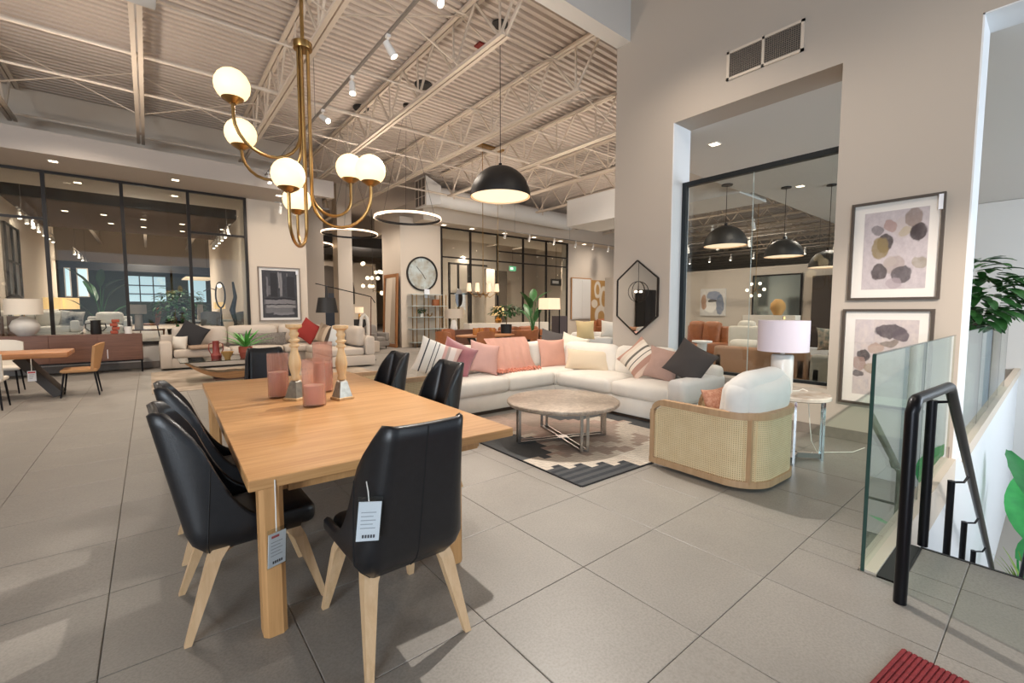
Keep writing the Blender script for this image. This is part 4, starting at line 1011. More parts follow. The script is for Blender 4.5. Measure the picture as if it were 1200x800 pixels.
framed('upper framed watercolour of dark and ochre blots on the greige wall', .775, 1.535, 1.61, 2.67, A1, True)
framed('lower framed watercolour of grey and pink blots, partly behind the glass rail', .80, 1.57, .44, 1.51, A2)
# ---------------------------------------------------------------- balustrade, handrails, stair
bl = thing('glass_balustrade', 'frameless glass balustrade panel with a dark edge strip beside the stair', 'balustrade', (3.13, .64, 0))
for a, b in ((0, 1.49), (1.496, 3.0)): MB().box(a, -.008, .01, b, .008, 1.25).obj('glass_panel', M_green, bl)
MB().box(-.008, -.009, .0, .0, .009, 1.251).obj('edge_strip', M_greenedge, bl); MB().box(1.489, -.009, .0, 1.497, .009, 1.251).obj('edge_strip', M_greenedge, bl)
MB().box(0, -.009, 1.25, 3.0, .009, 1.256).obj('top_edge', M_greenedge, bl)
b2 = thing('far_glass_balustrade', 'long glass balustrade beyond the wall opening, in front of the potted tree', 'balustrade', (WB+.1, .62, .03))
for k in range(4): MB().box(k*1.5, -.008, 0, k*1.5+1.494, .008, 1.24).obj('glass_panel', M_green, b2)
for k in range(5): MB().box(k*1.5-.006, -.009, 0, k*1.5, .009, 1.24).obj('edge_strip', M_greenedge, b2)
MB().box(0, -.009, 1.24, 6, .009, 1.246).obj('top_edge', M_greenedge, b2)
hr = thing('stair_handrail', 'black steel handrail looping over two posts then running down the stair', 'handrail', (2.93, .44, 0))
sl = .61
pts = [(0, 0, .0), (0, 0, .99)]+[(.06-.06*math.cos(a), -.005, .99+.06*math.sin(a)) for a in (.4, .8, 1.2, PI/2)]+[(.70, -.05, 1.05), (.75, -.05, 1.04), (.79, -.05, 1.02)]+[(.79+x, -.05, 1.02-x*sl) for x in (1, 3, 5, 6.6)]
MB().tube(pts, .028, 14).obj('rail', M_black, hr, True, auto=50)
def post(x, top, bot, r):
    p = MB().tube([(x, .035, bot), (x, .035, top-.11)], r, 10).obj('post', M_black, hr, True, auto=50)
    MB().tube([(x, .035, top-.115), (x+.03, .02, top-.125), (x+.07, -.03, top-.12), (x+.09, -.05, top-.07)], .009, 8).obj('bracket', M_black, p, True)
post(.84, 1.05, 0, .027)
for k in range(5):
    x = 1.98+k*1.12; z = 1.02-(x-.72)*sl; post(x, z, z-1.02, .024)
M_step = mat('stair_tread', 'a89f95', .5)
stt = thing('staircase', 'stair flight going down beside the glass balustrade', 'stairs', (3.74, 0, 0))
for k in range(13):
    MB().box((.28*k), -1.5, -.17*(k+1)-.17, .28*(k+1), .52, -.17*(k+1)).obj('step', M_step, stt)
MB().box(3.64, -1.5, -2.52, 5.1, .52, -2.38).obj('landing', M_step, stt); MB().box(4.3, -1.4, -3.6, 5.0, .3, -2.52).obj('landing_support', M_white, stt)
MB().tube([(3.4, -1.42, -.75), (5.0, -1.42, -1.5), (5.1, -1.2, -1.5), (5.1, .1, -1.5), (3.4, .2, -2.6)], .024, 10).obj('inner_rail', M_black, stt, True)
for x, z in ((3.5, -2.0), (4.1, -2.38), (4.9, -2.38)): MB().tube([(x, -1.42, z), (x, -1.42, -.75-(x-3.4)*.47)], .02, 8).obj('post', M_black, stt, True)
M_mat2 = mat('red_rib_mat', '84282e', .95, bump=.8, bs=70, var=.3, vs=40)
mt = MB().box(-.9, -1.3, 0, 0, 0, .010).obj('floor_mat', M_mat2, None, loc=(2.515, .36, 0)); mt.rotation_euler = (0, 0, math.radians(-7))
tag(mt, 'ribbed red floor mat at the lower right edge of the floor', 'mat')
rib = MB()
for k in range(72): rib.box(-.9, -1.28+k*.0178, .010, 0, -1.28+k*.0178+.011, .0135)
o = rib.obj('ribs', M_mat2, mt); o['kind'] = 'stuff'
# ---------------------------------------------------------------- furniture further back
M_walnut = wood('walnut', '7a5442', '573a2e', 0, .45, 1, False); M_teak = wood('warm_table_wood', 'c38a5c', '9a6440', 0, .4, 1, False)
M_tan = mat('tan_suede', 'b98a5c', .8, bump=.2, bs=120, var=.1); M_boucle = mat('cream_boucle', 'd9d2c6', .95, bump=.5, bs=120)
M_beige_f = mat('oat_weave', 'c6baad', .9, bump=.3, bs=200, var=.06); M_grey_f = mat('grey_weave', '8b857f', .9, bump=.3, bs=200, var=.1)
M_brownl = mat('cognac_leather', 'a3623a', .42, var=.2, vs=8); M_terra = mat('terracotta', 'a04a34', .7, var=.15, vs=12); M_ochre = mat('ochre_clay', 'b58a4e', .7, var=.15)
M_wine = mat('wine_glaze', '8d3a32', .4); M_leaf = mat('green_leaf', '3f7a3c', .45, c2='2b5a2e', vs=6); M_leafd = mat('dark_leaf', '2f5a2c', .4, c2='1d4020', vs=8)
M_leafl = mat('bright_leaf', '3fae57', .4, c2='2f8f4a', vs=5); M_bark = mat('stem_brown', '7a5f43', .9); M_soil = mat('soil', '3a2d24', 1)
M_shw = mat('linen_shade', 'e6dccd', .8); M_shlit = emit('lit_shade', 'f0c88a', .8); M_shlit2 = emit('soft_lit_shade', 'ecd6b6', .62)
def sofa(label, loc, rz, w, d, m, seats=3, seat_z=.44, back_z=.82, arm=.18, arm_z=.62, group=None, name='sofa', legs=True, mback=None):
    """straight sofa opening to -y, base centre at loc"""
    s = thing(name, label, 'sofa' if w > 1.3 else 'armchair', loc, rz, group)
    MB().rbox(-w/2, -d/2, .10, w/2, d/2, .30, .03, 2).obj('base', m, s, True)
    for sx in (-1, 1): MB().rbox(*((-w/2, -d/2, .30, -w/2+arm, d/2, arm_z) if sx < 0 else (w/2-arm, -d/2, .30, w/2, d/2, arm_z)), .05, 3).obj('armrest', m, s, True)
    MB().rbox(-w/2, d/2-.20, .30, w/2, d/2, back_z-.10, .06, 3).obj('back_rest', m, s, True)
    iw = (w-2*arm)/seats
    for k in range(seats):
        x = -w/2+arm+iw*(k+.5)
        MB().soft((x, -.08, seat_z-.07), (iw-.01, d-.22, .18), .06, (0, 0, .2), 7, seed=k).obj('seat_cushion', m, s, True)
        MB().soft((x, d/2-.26, (seat_z+back_z)/2+.02), (iw-.015, .22, back_z-seat_z), .09, (.0, .2, .05), 7, T(rx=-.15), seed=k+5).obj('back_cushion', mback or m, s, True)
    if legs:
        for sx in (-1, 1):
            for sy in (-1, 1): MB().cyl((sx*(w/2-.1), sy*(d/2-.1), 0), (sx*(w/2-.1), sy*(d/2-.1), .10), .02, 8).obj('leg', M_black, s)
    return s
def shade_lamp(label, loc, base, m_base, rs, hs, z, m_shade, rtop=None, name='table_lamp', cat='lamp', group=None, sq=False):
    l = thing(name, label, cat, loc, 0, group)
    MB().lathe(base, 24).obj('base', m_base, l, True, auto=50)
    rt = rtop or rs
    if sq: MB().frustum((0, 0, z), (0, 0, z+hs), (rs*2, rs*2), (rt*2, rt*2)).obj('lamp_shade', m_shade, l)
    else: MB().lathe([(rs-.008, z), (rs, z), (rt, z+hs), (rt-.008, z+hs)], 28).obj('lamp_shade', m_shade, l, True, auto=40)
    MB().cyl((0, 0, base[-1][1]-.01), (0, 0, z+hs-.02), .008, 8).cyl((-rt+.01, 0, z+hs-.02), (rt-.01, 0, z+hs-.02), .004, 6).obj('stem', M_brass, l)
    return l
def leaf_mesh(L, w, bend=.3, n=8, mt=None, fold=.25):
    t = MB()
    def fn(u, v):
        x = (v-.5)*2; ww = w/2*math.sin(PI*min(1, u*.94+.03))**.75*(1-.25*u)
        a = bend*u*1.6; 
        return V((x*ww, L*u*math.cos(a*.6), -L*u*math.sin(a*.6)*.9+abs(x)*ww*fold+.012*math.sin(u*26)*abs(x)*w*2))
    return t.grid(fn, n, 4)
def place_leaves(parent, specs, m, name='leaf', L=.5, w=.2, bend=.3, cap=300, fold=.25):
    """specs: (pos, yaw, pitch, scale)"""
    me = leaf_mesh(L, w, bend, fold=fold).obj(name, m, parent, True, auto=180); first = True
    for pos, yaw, pit, sc in specs:
        o = me if first else link_copy(me, parent); first = False
        o.location = pos; o.rotation_euler = (pit, 0, yaw); o.scale = (sc, sc, sc)
def banana(label, loc, h, stems, pot, L=.75, w=.26, potr=.2, poth=.32, seed=1, m=None):
    rnd = random.Random(seed); p = thing('banana_plant', label, 'plant', loc)
    MB().lathe([(0, 0), (potr*.8, 0), (potr, poth), (potr-.02, poth), (potr-.03, poth-.04), (0, poth-.04)], 24).obj('pot', pot, p, True, auto=40)
    sp = []
    for k in range(stems):
        a = k*2*PI/stems+rnd.uniform(-.4, .4); hh = h*rnd.uniform(.55, 1)-L*.55; r = rnd.uniform(.10, .38)*h*.4
        e = V((math.cos(a)*r, math.sin(a)*r, max(poth+.2, hh)))
        MB().tube([(0.02*math.cos(a), .02*math.sin(a), poth-.05), (e.x*.35, e.y*.35, poth+(e.z-poth)*.55), tuple(e)], [.02, .014, .009], 7).obj('leaf_stalk', M_leaf, p, True)
        sp.append((tuple(e), a-PI/2, rnd.uniform(.7, 1.25), rnd.uniform(.8, 1.1)))
    place_leaves(p, sp, m or M_leafd, L=L, w=w, bend=.35)
    return p
def bush(label, loc, rx, rz, z0, n, m, L=.14, w=.08, seed=1, pot=None, potr=.2, poth=.35, name='potted_bush', trunk=True, group=None):
    rnd = random.Random(seed); p = thing(name, label, 'plant', loc, 0, group)
    if pot: MB().lathe([(0, 0), (potr*.78, 0), (potr, poth), (potr-.02, poth), (potr-.03, poth-.04), (0, poth-.04)], 24).obj('pot', pot, p, True, auto=40)
    if trunk:
        MB().tube([(0, 0, poth-.05 if pot else 0), (.02, .01, z0*.6), (0, 0, z0+rz)], [.028, .02, .008], 8).obj('trunk', M_bark, p, True)
    sp = []
    for k in range(n):
        a = rnd.uniform(0, 2*PI); c = rnd.uniform(-1, 1); r = rnd.uniform(.45, 1)**.6; s = math.sqrt(1-c*c)
        sp.append(((math.cos(a)*s*rx*r, math.sin(a)*s*rx*r, z0+rz+c*rz*r), a-PI/2+rnd.uniform(-.5, .5), rnd.uniform(-.5, .7), rnd.uniform(.7, 1.25)))
    place_leaves(p, sp[:300], m, L=L, w=w, bend=.4)
    return p
def dchair(label, loc, rz, m, mleg, group, back=.86, w=.46, arms=False, rounded=True, name='side_chair', thick=.05):
    """dining chair facing -y"""
    c = thing(name, label, 'chair', loc, rz, group)
    MB().rbox(-w/2, -.24, .42, w/2, .24, .48, .028, 2).obj('seat', m, c, True)
    def fn(u, v):
        x = (u-.5)*w*1.02; k = abs(u-.5)*2
        return x, .22+.09*v-.12*k*k*(.6+.4*v) , .47+(back-.47)*v*(1-.10*k**3*(1 if rounded else .3))
    t = MB()
    A = [[t.b.verts.new(fn(i/12, j/6)) for j in range(7)] for i in range(13)]; B = [[t.b.verts.new(V(fn(i/12, j/6))+V((0, thick*.7, 0))) for j in range(7)] for i in range(13)]
    for i in range(12):
        for j in range(6): t.b.faces.new((A[i][j], A[i+1][j], A[i+1][j+1], A[i][j+1])); t.b.faces.new((B[i][j+1], B[i+1][j+1], B[i+1][j], B[i][j]))
        t.b.faces.new((A[i][6], A[i+1][6], B[i+1][6], B[i][6])); t.b.faces.new((A[i+1][0], A[i][0], B[i][0], B[i+1][0]))
    for i in (0, 12):
        for j in range(6): t.b.faces.new((A[i][j], A[i][j+1], B[i][j+1], B[i][j]))
    t.obj('backrest', m, c, True, auto=50)
    for sx in (-1, 1):
        for sy in (-1, 1): MB().tube([(sx*(w/2-.05), sy*.19, .43), (sx*(w/2-.02), sy*.245, 0)], [.016, .011], 8).obj('leg', mleg, c)
    return c
def hang_card(parent, w, h, x, y, z, mred=True):
    k = MB().box(x-w/2, y-.002, z-h/2, x+w/2, y+.002, z+h/2).obj('price_tag', M_card, parent)
    p = MB()
    for i in range(3): p.box(x-w*.3, y-.003, z+h*(.1-.17*i), x+w*(.3-.1*i), y-.0022, z+h*(.16-.17*i))
    p.obj('printed_lines', M_ink2, k)
    if mred: MB().box(x-w*.42, y-.003, z+h*.28, x+w*.42, y-.0022, z+h*.42).obj('printed_heading', M_inkr, k)

# --- left dining group
lt = thing('walnut_dining_table', 'warm wooden slab dining table on slanted dark legs, at the left edge', 'table', (-2.35, 11.1, 0))
MB().rbox(-1.25, -.5, .70, 1.25, .5, .79, .02, 2).obj('tabletop', M_teak, lt, True)
for sx in (-1, 1): MB().bar((sx*.62, 0, .70), (sx*1.08, -.0, .02), .46, .13).obj('slanted_leg', mat('dark_metal_leg', '3a332e', .5), lt)
MB().tube([(.82, -.5, .70), (.82, -.505, .56), (.82, -.51, .50)], .006, 6).obj('tag_cord', M_string, lt); hang_card(lt, .10, .17, .82, -.515, .42)
dchair('tan suede chair with thin black legs at the end of the left wooden table', (-.98, 10.9, 0), PI/2*-1, M_tan, M_black, None, .92, .5)
o = [x for x in COL.objects if x.get('label', '').startswith('tan suede')][0]; hang_card(o, .12, .16, 0, .37, .70, False)
dchair('cream boucle chair in front of the left wooden table, cut by the picture edge', (-2.02, 10.15, 0), PI, M_boucle, M_black, 'cream boucle chairs', .88, .56, name='boucle_chair', thick=.09)
dchair('cream boucle chair behind the left wooden table', (-2.15, 12.0, 0), 0, M_boucle, M_black, 'cream boucle chairs', .95, .6, name='boucle_chair', thick=.09)
# --- credenza and what stands on it
cr = thing('credenza', 'long walnut sideboard on thin black legs below the left glazed partition', 'cabinet', (-1.75, 14.35, 0))
MB().box(-1.6, -.24, .30, 1.6, .24, .93).obj('body', M_walnut, cr)
for k in range(4): MB().box(-1.59+k*.797, -.262, .315, -1.59+k*.797+.79, -.241, .915).obj('door', M_walnut, cr)
for sx in (-1, 1):
    for sy in (-1, 1): MB().box(sx*1.57-.015, sy*.21-.015, 0, sx*1.57+.015, sy*.21+.015, .30).obj('leg', M_black, cr)
MB().box(-1.6, -.24, .27, 1.6, .24, .30).obj('rail', M_black, cr)
shade_lamp('grey ceramic jar lamp with wide white drum shade on the walnut sideboard', (-2.12, 14.35, .93), [(0, 0), (.12, 0), (.22, .12), (.24, .22), (.19, .34), (.09, .40), (.06, .43), (0, .43)], mat('grey_ceramic', 'c9c5bf', .4, var=.1), .30, .34, .47, M_shw)
jg = thing('black_jug', 'matt black two handled jug on the walnut sideboard', 'jug', (-.98, 14.35, .93))
MB().lathe([(0, 0), (.09, 0), (.10, .02), (.09, .30), (.10, .33), (.085, .33), (.08, .03), (0, .03)], 20).obj('body', M_dome, jg, True)
for sx in (-1, 1): MB().tube([(sx*.09, 0, .26), (sx*.17, 0, .25), (sx*.18, 0, .15), (sx*.12, 0, .08), (sx*.095, 0, .08)], .012, 8).obj('handle', M_dome, jg, True)
sc = thing('stacked_sculpture', 'rust red stacked block sculpture on the walnut sideboard', 'sculpture', (-.66, 14.35, .93))
for k in range(4): MB().rbox(-.07+.03*(k % 2), -.06, k*.09, .07+.03*(k % 2), .06, k*.09+.075, .012).obj('block', M_terra, sc)
for k in range(3): MB().cyl((.01, 0, k*.09+.075), (.01, 0, k*.09+.09), .04, 12).obj('spacer', M_terra, sc)
wp = MB().lathe([(0, 0), (.07, 0), (.085, .17), (.075, .17), (.065, .02), (0, .02)], 20).obj('white_pot', mat('white_ceramic2', 'e4e0d9', .35), None, True, loc=(-.40, 14.3, .93)); tag(wp, 'small white tapered pot at the right end of the walnut sideboard', 'pot')
# --- oat coloured corner sofa
s2 = thing('oat_corner_sofa', 'oat coloured corner sofa in front of the artwork wall', 'sofa', (0, 0, 0))
MB().rbox(.17, 13.9, .04, 5.2, 14.95, .30, .03).rbox(3.5, 11.6, .04, 4.7, 13.9, .30, .03).obj('base', M_beige_f, s2, True)
MB().rbox(.17, 13.88, .04, .42, 14.95, .70, .05).obj('armrest', M_beige_f, s2, True); MB().rbox(.2, 14.70, .30, 5.2, 14.95, .85, .06).obj('back_rest', M_beige_f, s2, True)
MB().rbox(4.45, 11.6, .30, 4.7, 14.9, .80, .06).obj('back_rest', M_beige_f, s2, True)
for k, (x, y, w, d) in enumerate(((1.05, 14.25, 1.22, .9), (2.3, 14.25, 1.24, .9), (3.6, 14.25, 1.3, .9), (3.95, 13.2, .95, 1.1), (3.95, 12.15, .95, 1.0))):
    MB().soft((x, y, .40), (w, d, .2), .06, (0, 0, .2), 8, seed=k).obj('seat_cushion', M_beige_f, s2, True)
for k, (x, y, w, d) in enumerate(((1.05, 14.62, 1.22, .24), (2.3, 14.62, 1.24, .24), (3.55, 14.62, 1.2, .24), (4.36, 13.3, .24, 1.1), (4.36, 12.2, .24, 1.0))):
    MB().soft((x, y, .80), (w, d, .52), .10, (.2 if w < .3 else 0, .2 if d < .3 else 0, .05), 8, seed=k+20).obj('back_cushion', M_beige_f, s2, True)
pillow('black pillow on its corner at the left arm of the oat sofa', (.85, 14.22, .5), .62, .62, .18, mat('black_linen', '2b2a2c', .9), 0, -.35, .5, 21)
pillow('round cream bolster pillow against the left arm of the oat sofa', (.58, 14.12, .5), .36, .36, .28, M_boucle, -.6, -.25, 0, 22)
pillow('long grey tweed lumbar pillow on the oat sofa', (2.5, 14.25, .5), 1.25, .40, .18, mat('grey_tweed', '8a827a', .95, c2='4f4b48', vs=40), 0, -.35, 0, 23)
pillow('dark red pillow on its corner on the oat sofa, behind the candle holder', (3.62, 13.95, .5), .62, .62, .18, mat('dark_red_linen', '8f2a24', .85), -.5, -.3, .6, 24)
pillow('brown striped pillow right of the dark red one on the oat sofa', (3.95, 13.55, .5), .58, .58, .18, stripes('taupe_stripe', [(0, 'b7a58e'), (.3, '9a8570'), (.6, 'bda992'), (.8, '4b4038')], 'x'), -1.1, -.3, .25, 25)
pillow('pale grey pillow at the right end of the oat sofa', (4.02, 12.75, .5), .62, .60, .2, mat('pale_grey_linen', 'cfd2d2', .9), -1.35, -.3, 0, 26)
thb = MB().soft((0, 0, .03), (.75, .6, .07), .03, (0, 0, .4), 8, lump=.03).obj('folded_throw', mat('brown_taupe_throw', '9d8672', .95, bump=.4, bs=90), None, True, loc=(1.12, 14.0, .52)); tag(thb, 'taupe throw bunched on the oat sofa seat by the black pillow', 'throw')
r2 = MB().box(-.02, 10.15, 0, 4.2, 13.6, .012).obj('pale_rug', mat('pale_mottled_rug', 'b5a695', .95, c2='8f8171', vs=2.2, bump=.4, bs=80), None); tag(r2, 'pale mottled rug under the glass coffee table and oat sofa', 'rug')
gt = thing('glass_coffee_table', 'glass topped coffee table on a curved wooden boat shaped base', 'coffee table', (1.38, 11.4, .012))
def boat(u, v):
    a = (u-.5)*2; x = a*.86; zt = .03+.37*abs(a)**2.2; y = (v-.5)*.5
    return V((x, y, zt))
t = MB().grid(boat, 24, 4)
t.grid(lambda u, v: boat(u, v)+V((0, 0, .15-.12*abs(u-.5)*2)), 24, 4)
for vv_ in (0, 1): t.grid(lambda u, w, q=vv_: boat(u, q)+V((0, 0, (.15-.12*abs(u-.5)*2)*w)), 24, 1)
for uu in (0, 1): t.grid(lambda w, v, q=uu: boat(q, v)+V((0, 0, .03*w)), 1, 4)
t.obj('boat_base', wood('boat_wood', 'b98655', '8f5f38', 0, .4, 1, False), gt, True, auto=40)
MB().box(-.35, -.22, 0, .35, .22, .035).obj('foot', M_walnut, gt)
MB().rbox(-.95, -.55, .435, .95, .55, .45, .006, 1).obj('glass_top', glass('smoked_top', 'aeb8b2'), gt)
v1 = thing('wine_red_vase', 'wine red vase with loop handles on the glass coffee table', 'vase', (1.08, 11.32, .462))
MB().lathe([(0, 0), (.09, 0), (.1, .08), (.065, .14), (.06, .36), (.07, .38), (.055, .38), (0, .34)], 20).obj('body', M_wine, v1, True)
for sx in (-1, 1): MB().tube([(sx*.06, 0, .34), (sx*.12, 0, .32), (sx*.13, 0, .2), (sx*.09, 0, .1)], .01, 6).obj('handle', M_wine, v1, True)
bw = MB().lathe([(0, 0), (.05, 0), (.06, .04), (.12, .16), (.11, .16), (.05, .05), (0, .05)], 20).obj('ochre_bowl', M_ochre, None, True, loc=(1.26, 11.12, .462)); tag(bw, 'ochre footed bowl on the glass coffee table', 'bowl')
pp = thing('potted_aloe', 'spiky green plant in a terracotta pot on the glass coffee table', 'plant', (1.62, 11.28, .462))
MB().lathe([(0, 0), (.10, 0), (.11, .02), (.12, .10), (.135, .11), (.135, .24), (.12, .24), (.11, .2), (0, .2)], 20).obj('pot', M_terra, pp, True, auto=40)
place_leaves(pp, [((0, 0, .2), k*2.4, .5+.75*((k*7) % 10)/10, .8+.4*((k*3) % 7)/7) for k in range(26)], mat('aloe_leaf', '5aa54c', .45), L=.56, w=.06, bend=.3)
# --- artwork wall and lamp
A3 = art_mat('charcoal_strokes', '45464c', '33343a', [(.5, .33, .47, .055, '7d7c80', .95), (.52, .235, .45, .035, '8c8b8d', .9), (.47, .15, .42, .05, '6f6f73', .95), (.6, .085, .32, .025, '85858a', .8), (.5, .28, .47, .010, '232429', 1), (.5, .405, .47, .012, '1f2025', 1),
    (.14, .66, .025, .22, '77767b', .8), (.20, .58, .05, .10, '6b6b70', .7), (.47, .80, .018, .18, '8f8d90', .9), (.53, .70, .04, .27, '8a898c', .75), (.72, .86, .012, .10, '7b7a7e', .8), (.33, .70, .10, .27, '2b2c31', 1), (.82, .66, .12, .24, '2e2f34', 1)], .07, square=True)
f = thing('large_artwork', 'large framed charcoal abstract on the white wall behind the oat sofa', 'framed picture', (3.13, GY, 1.17)); w_, h_ = .58, 1.62
t = MB().box(-w_, -.05, 0, -w_+.03, 0, h_).box(w_-.03, -.05, 0, w_, 0, h_).box(-w_+.03, -.05, 0, w_-.03, 0, .03).box(-w_+.03, -.05, h_-.03, w_-.03, 0, h_); t.obj('frame', mat('taupe_frame', '8a7d72', .5), f)
MB().box(-w_+.03, -.012, .03, w_-.03, -.002, h_-.03).obj('mat_board', M_white, f)
uvquad('canvas', [(-w_+.1, -.014, .1), (w_-.1, -.014, .1), (w_-.1, -.014, h_-.1), (-w_+.1, -.014, h_-.1)], A3, f)
MB().box(w_-.13, -.056, h_-.2, w_-.07, -.05, h_-.08).obj('price_tab', M_card, f)
al = thing('arc_floor_lamp', 'floor lamp with a black cone shade on a long tilted boom behind the oat sofa', 'lamp', (5.05, 12.95, 0))
MB().lathe([(0, 0), (.2, 0), (.2, .03), (0, .03)], 24).obj('foot', M_black, al)
MB().tube([(0, 0, .03), (.10, .1, .8), (.16, .16, 1.9)], [.018, .02, .016], 8).obj('wooden_pole', M_walnut, al, True)
MB().tube([(.30, .22, 1.72), (.16, .16, 1.9), (-1.25, .78, 2.27)], .014, 8).obj('boom', M_black, al, True)
MB().lathe([(.30, 1.42), (.31, 1.42), (.235, 1.86), (.225, 1.86)], 28, (-.98, .66, 0)).obj('cone_shade', M_dome, al, True); MB().cyl((-.98, .66, 1.86), (-.98, .66, 2.2), .05, 12, .02).obj('shade_cap', M_dome, al, True)
# --- behind the left glass (platform, z = .6)
PZ = .6
sofa('long white sofa on the platform behind the glass, left of the armchair', (-2.37, 17.2, PZ), 0, 1.8, .95, M_white_f, 2, .44, .86)
pillow('black and white cowhide pillow on the white platform sofa', (-1.62, 16.95, PZ+.47), .50, .42, .16, mat('cowhide', 'ece7df', .9, c2='25221f', vs=3), 0, -.3, .1, 31)
sofa('white armchair on the platform behind the glass, right of the long sofa', (-.88, 17.3, PZ), 0, .98, .9, M_white_f, 1, .44, .82)
banana('banana plant with dark paddle leaves behind the white platform sofas', (-1.15, 18.9, PZ), 2.1, 8, M_dome, .75, .26, .24, .4, 3)
bush('bushy bright green plant on the platform left of the oat sofa', (.62, 16.7, PZ), .52, .58, .42, 240, M_leaf, .17, .10, 5, M_dome, .22, .34)
bush('dark green bush behind the bright one on the platform', (1.0, 18.6, PZ), .6, .55, .5, 180, M_leafd, .17, .09, 6, M_dome, .2, .3)
shade_lamp('lamp with grey square shade and stone base behind the sideboard glass', (-.23, 16.6, .95), [(0, 0), (.09, 0), (.10, .02), (.08, .42), (0, .42)], mat('travertine', 'b8a898', .6, var=.2), .19, .26, .44, mat('grey_shade', 'a89a8c', .8), sq=True)
sd = thing('console_table', 'brown console under the grey shaded lamp behind the glass', 'console', (-.1, 16.6, PZ)); MB().box(-.45, -.2, .31, .45, .2, .35).obj('top', M_walnut, sd)
for sx in (-1, 1): MB().box(sx*.42-.02, -.18, 0, sx*.42+.02, .18, .31).obj('leg', M_walnut, sd)
dchair('cognac leather chair on the platform beside the grey lamp', (.0, 17.9, PZ), -PI/2, M_brownl, M_black, None, 1.0, .5)
for x, y, lab in ((-2.55, 22, 'left'), (-2.15, 22.3, 'right')):
    t_ = thing('lamp_stand', 'small dark stand under the '+lab+' amber lamp in the platform hall', 'side table', (x, y, PZ)); MB().box(-.2, -.2, 0, .2, .2, .55).obj('box', M_walnut, t_)
    shade_lamp(lab+' amber glowing drum lamp deep in the platform hall', (x, y, PZ+.55), [(0, 0), (.08, 0), (.06, .3), (0, .36)], M_dome, .24, .40, .38, M_shlit)
tt = thing('white_dining_table', 'white topped dining table on the platform right of the green bushes', 'table', (1.75, 17.7, PZ)); MB().box(-.8, -.45, .52, .8, .45, .58).obj('top', M_white, tt); MB().frustum((0, 0, 0), (0, 0, .52), (.5, .4), (.3, .25)).obj('pedestal', M_grey_f, tt)
for x, lab in ((1.5, 'left'), (2.45, 'right')):
    dchair('grey upholstered chair at the white platform table, '+lab, (x, 17.0, PZ), PI, M_grey_f, M_black, 'grey platform chairs', .86, .5)
shade_lamp('amber square shaded lamp on the white platform table', (1.85, 17.75, PZ+.58), [(0, 0), (.09, 0), (.07, .3), (0, .34)], mat('pale_stone', 'c9bba8', .6), .15, .22, .36, M_shlit, sq=True)
sl_ = MB().frustum((0, 0, 0), (0, 0, .5), (.17, .17), (.13, .13)).obj('stone_lamp_block', MATS['travertine'], None, loc=(1.3, 17.55, PZ+.58)); tag(sl_, 'pale stone block standing on the white platform table', 'sculpture')
sk = thing('dark_sculpture', 'tall dark twisted sculpture at the right edge of the platform glass', 'sculpture', (2.02, 15.9, PZ))
MB().tube([(0, 0, .05), (.04, .02, .5), (-.04, 0, .9), (.05, 0, 1.3), (0, 0, 1.75)], [.07, .05, .08, .05, .03], 8).obj('body', M_dome, sk, True); MB().box(-.12, -.12, 0, .12, .12, .05).obj('base', M_black, sk)
hp = thing('hoop_wall_lamp', 'hoop shaped lamp with a glowing globe beside the dark sculpture', 'lamp', (1.70, 16.0, PZ))
MB().tube([(.12*math.cos(a), 0, 1.35+.38*math.sin(a)) for a in [2*PI*k/24 for k in range(24)]], .022, 8, True).obj('hoop', M_bronze, hp, True); MB().cyl((0, 0, 0), (0, 0, .97), .02, 8).obj('pole', M_bronze, hp)
MB().lathe([(0, 0), (.14, 0), (.14, .02), (0, .02)], 16).obj('foot', M_bronze, hp); MB().tube([(-.12, 0, 1.5), (-.25, 0, 1.55), (-.42, 0, 1.45)], .012, 6).obj('arm', M_bronze, hp, True); MB().ball((-.02, -.05, 1.62), .06, 14).obj('globe', M_bulb, hp, True)
for k, (x, y) in enumerate(((-2.9, 16.1), (-2.55, 16.4))):
    b = thing('lantern', ('left', 'right')[k]+' bronze lantern behind the jar lamp on the platform', 'lantern', (x, y, PZ))
    MB().box(-.15, -.15, 0, .15, .15, .75).obj('pedestal', M_walnut, b); t = MB()
    for sx in (-1, 1):
        for sy in (-1, 1): t.box(sx*.11-.012, sy*.11-.012, .75, sx*.11+.012, sy*.11+.012, 1.2)
    t.frustum((0, 0, 1.2), (0, 0, 1.28), (.30, .30), (.12, .12)); o = t.obj('cage', M_bronze, b); o['kind'] = 'stuff'
    MB().cyl((0, 0, .75), (0, 0, .98), .05, 12).obj('candle', M_shlit2, b)
# far hall ceiling lamps
pl = thing('beam_pendant_row', 'row of pale glowing beam pendants deep in the right of the platform hall', 'pendant lamp', (2.6, 31, 3.3))
for k in range(5): MB().box(-.9, -.06+k*1.0, k*.02, .5, .06+k*1.0, .07+k*.02).obj('beam', M_shlit2, pl)
for sx in (-.85, .45): MB().bar((sx, -.06, .11), (sx, 4.1, .19), .02, .03).obj('carrier', M_bronze, pl)
for k in (0, 4): MB().cyl((.45, k*1.0, .1), (.45, k*1.0, 3.15), .006, 6).obj('hanger', M_bronze, pl)

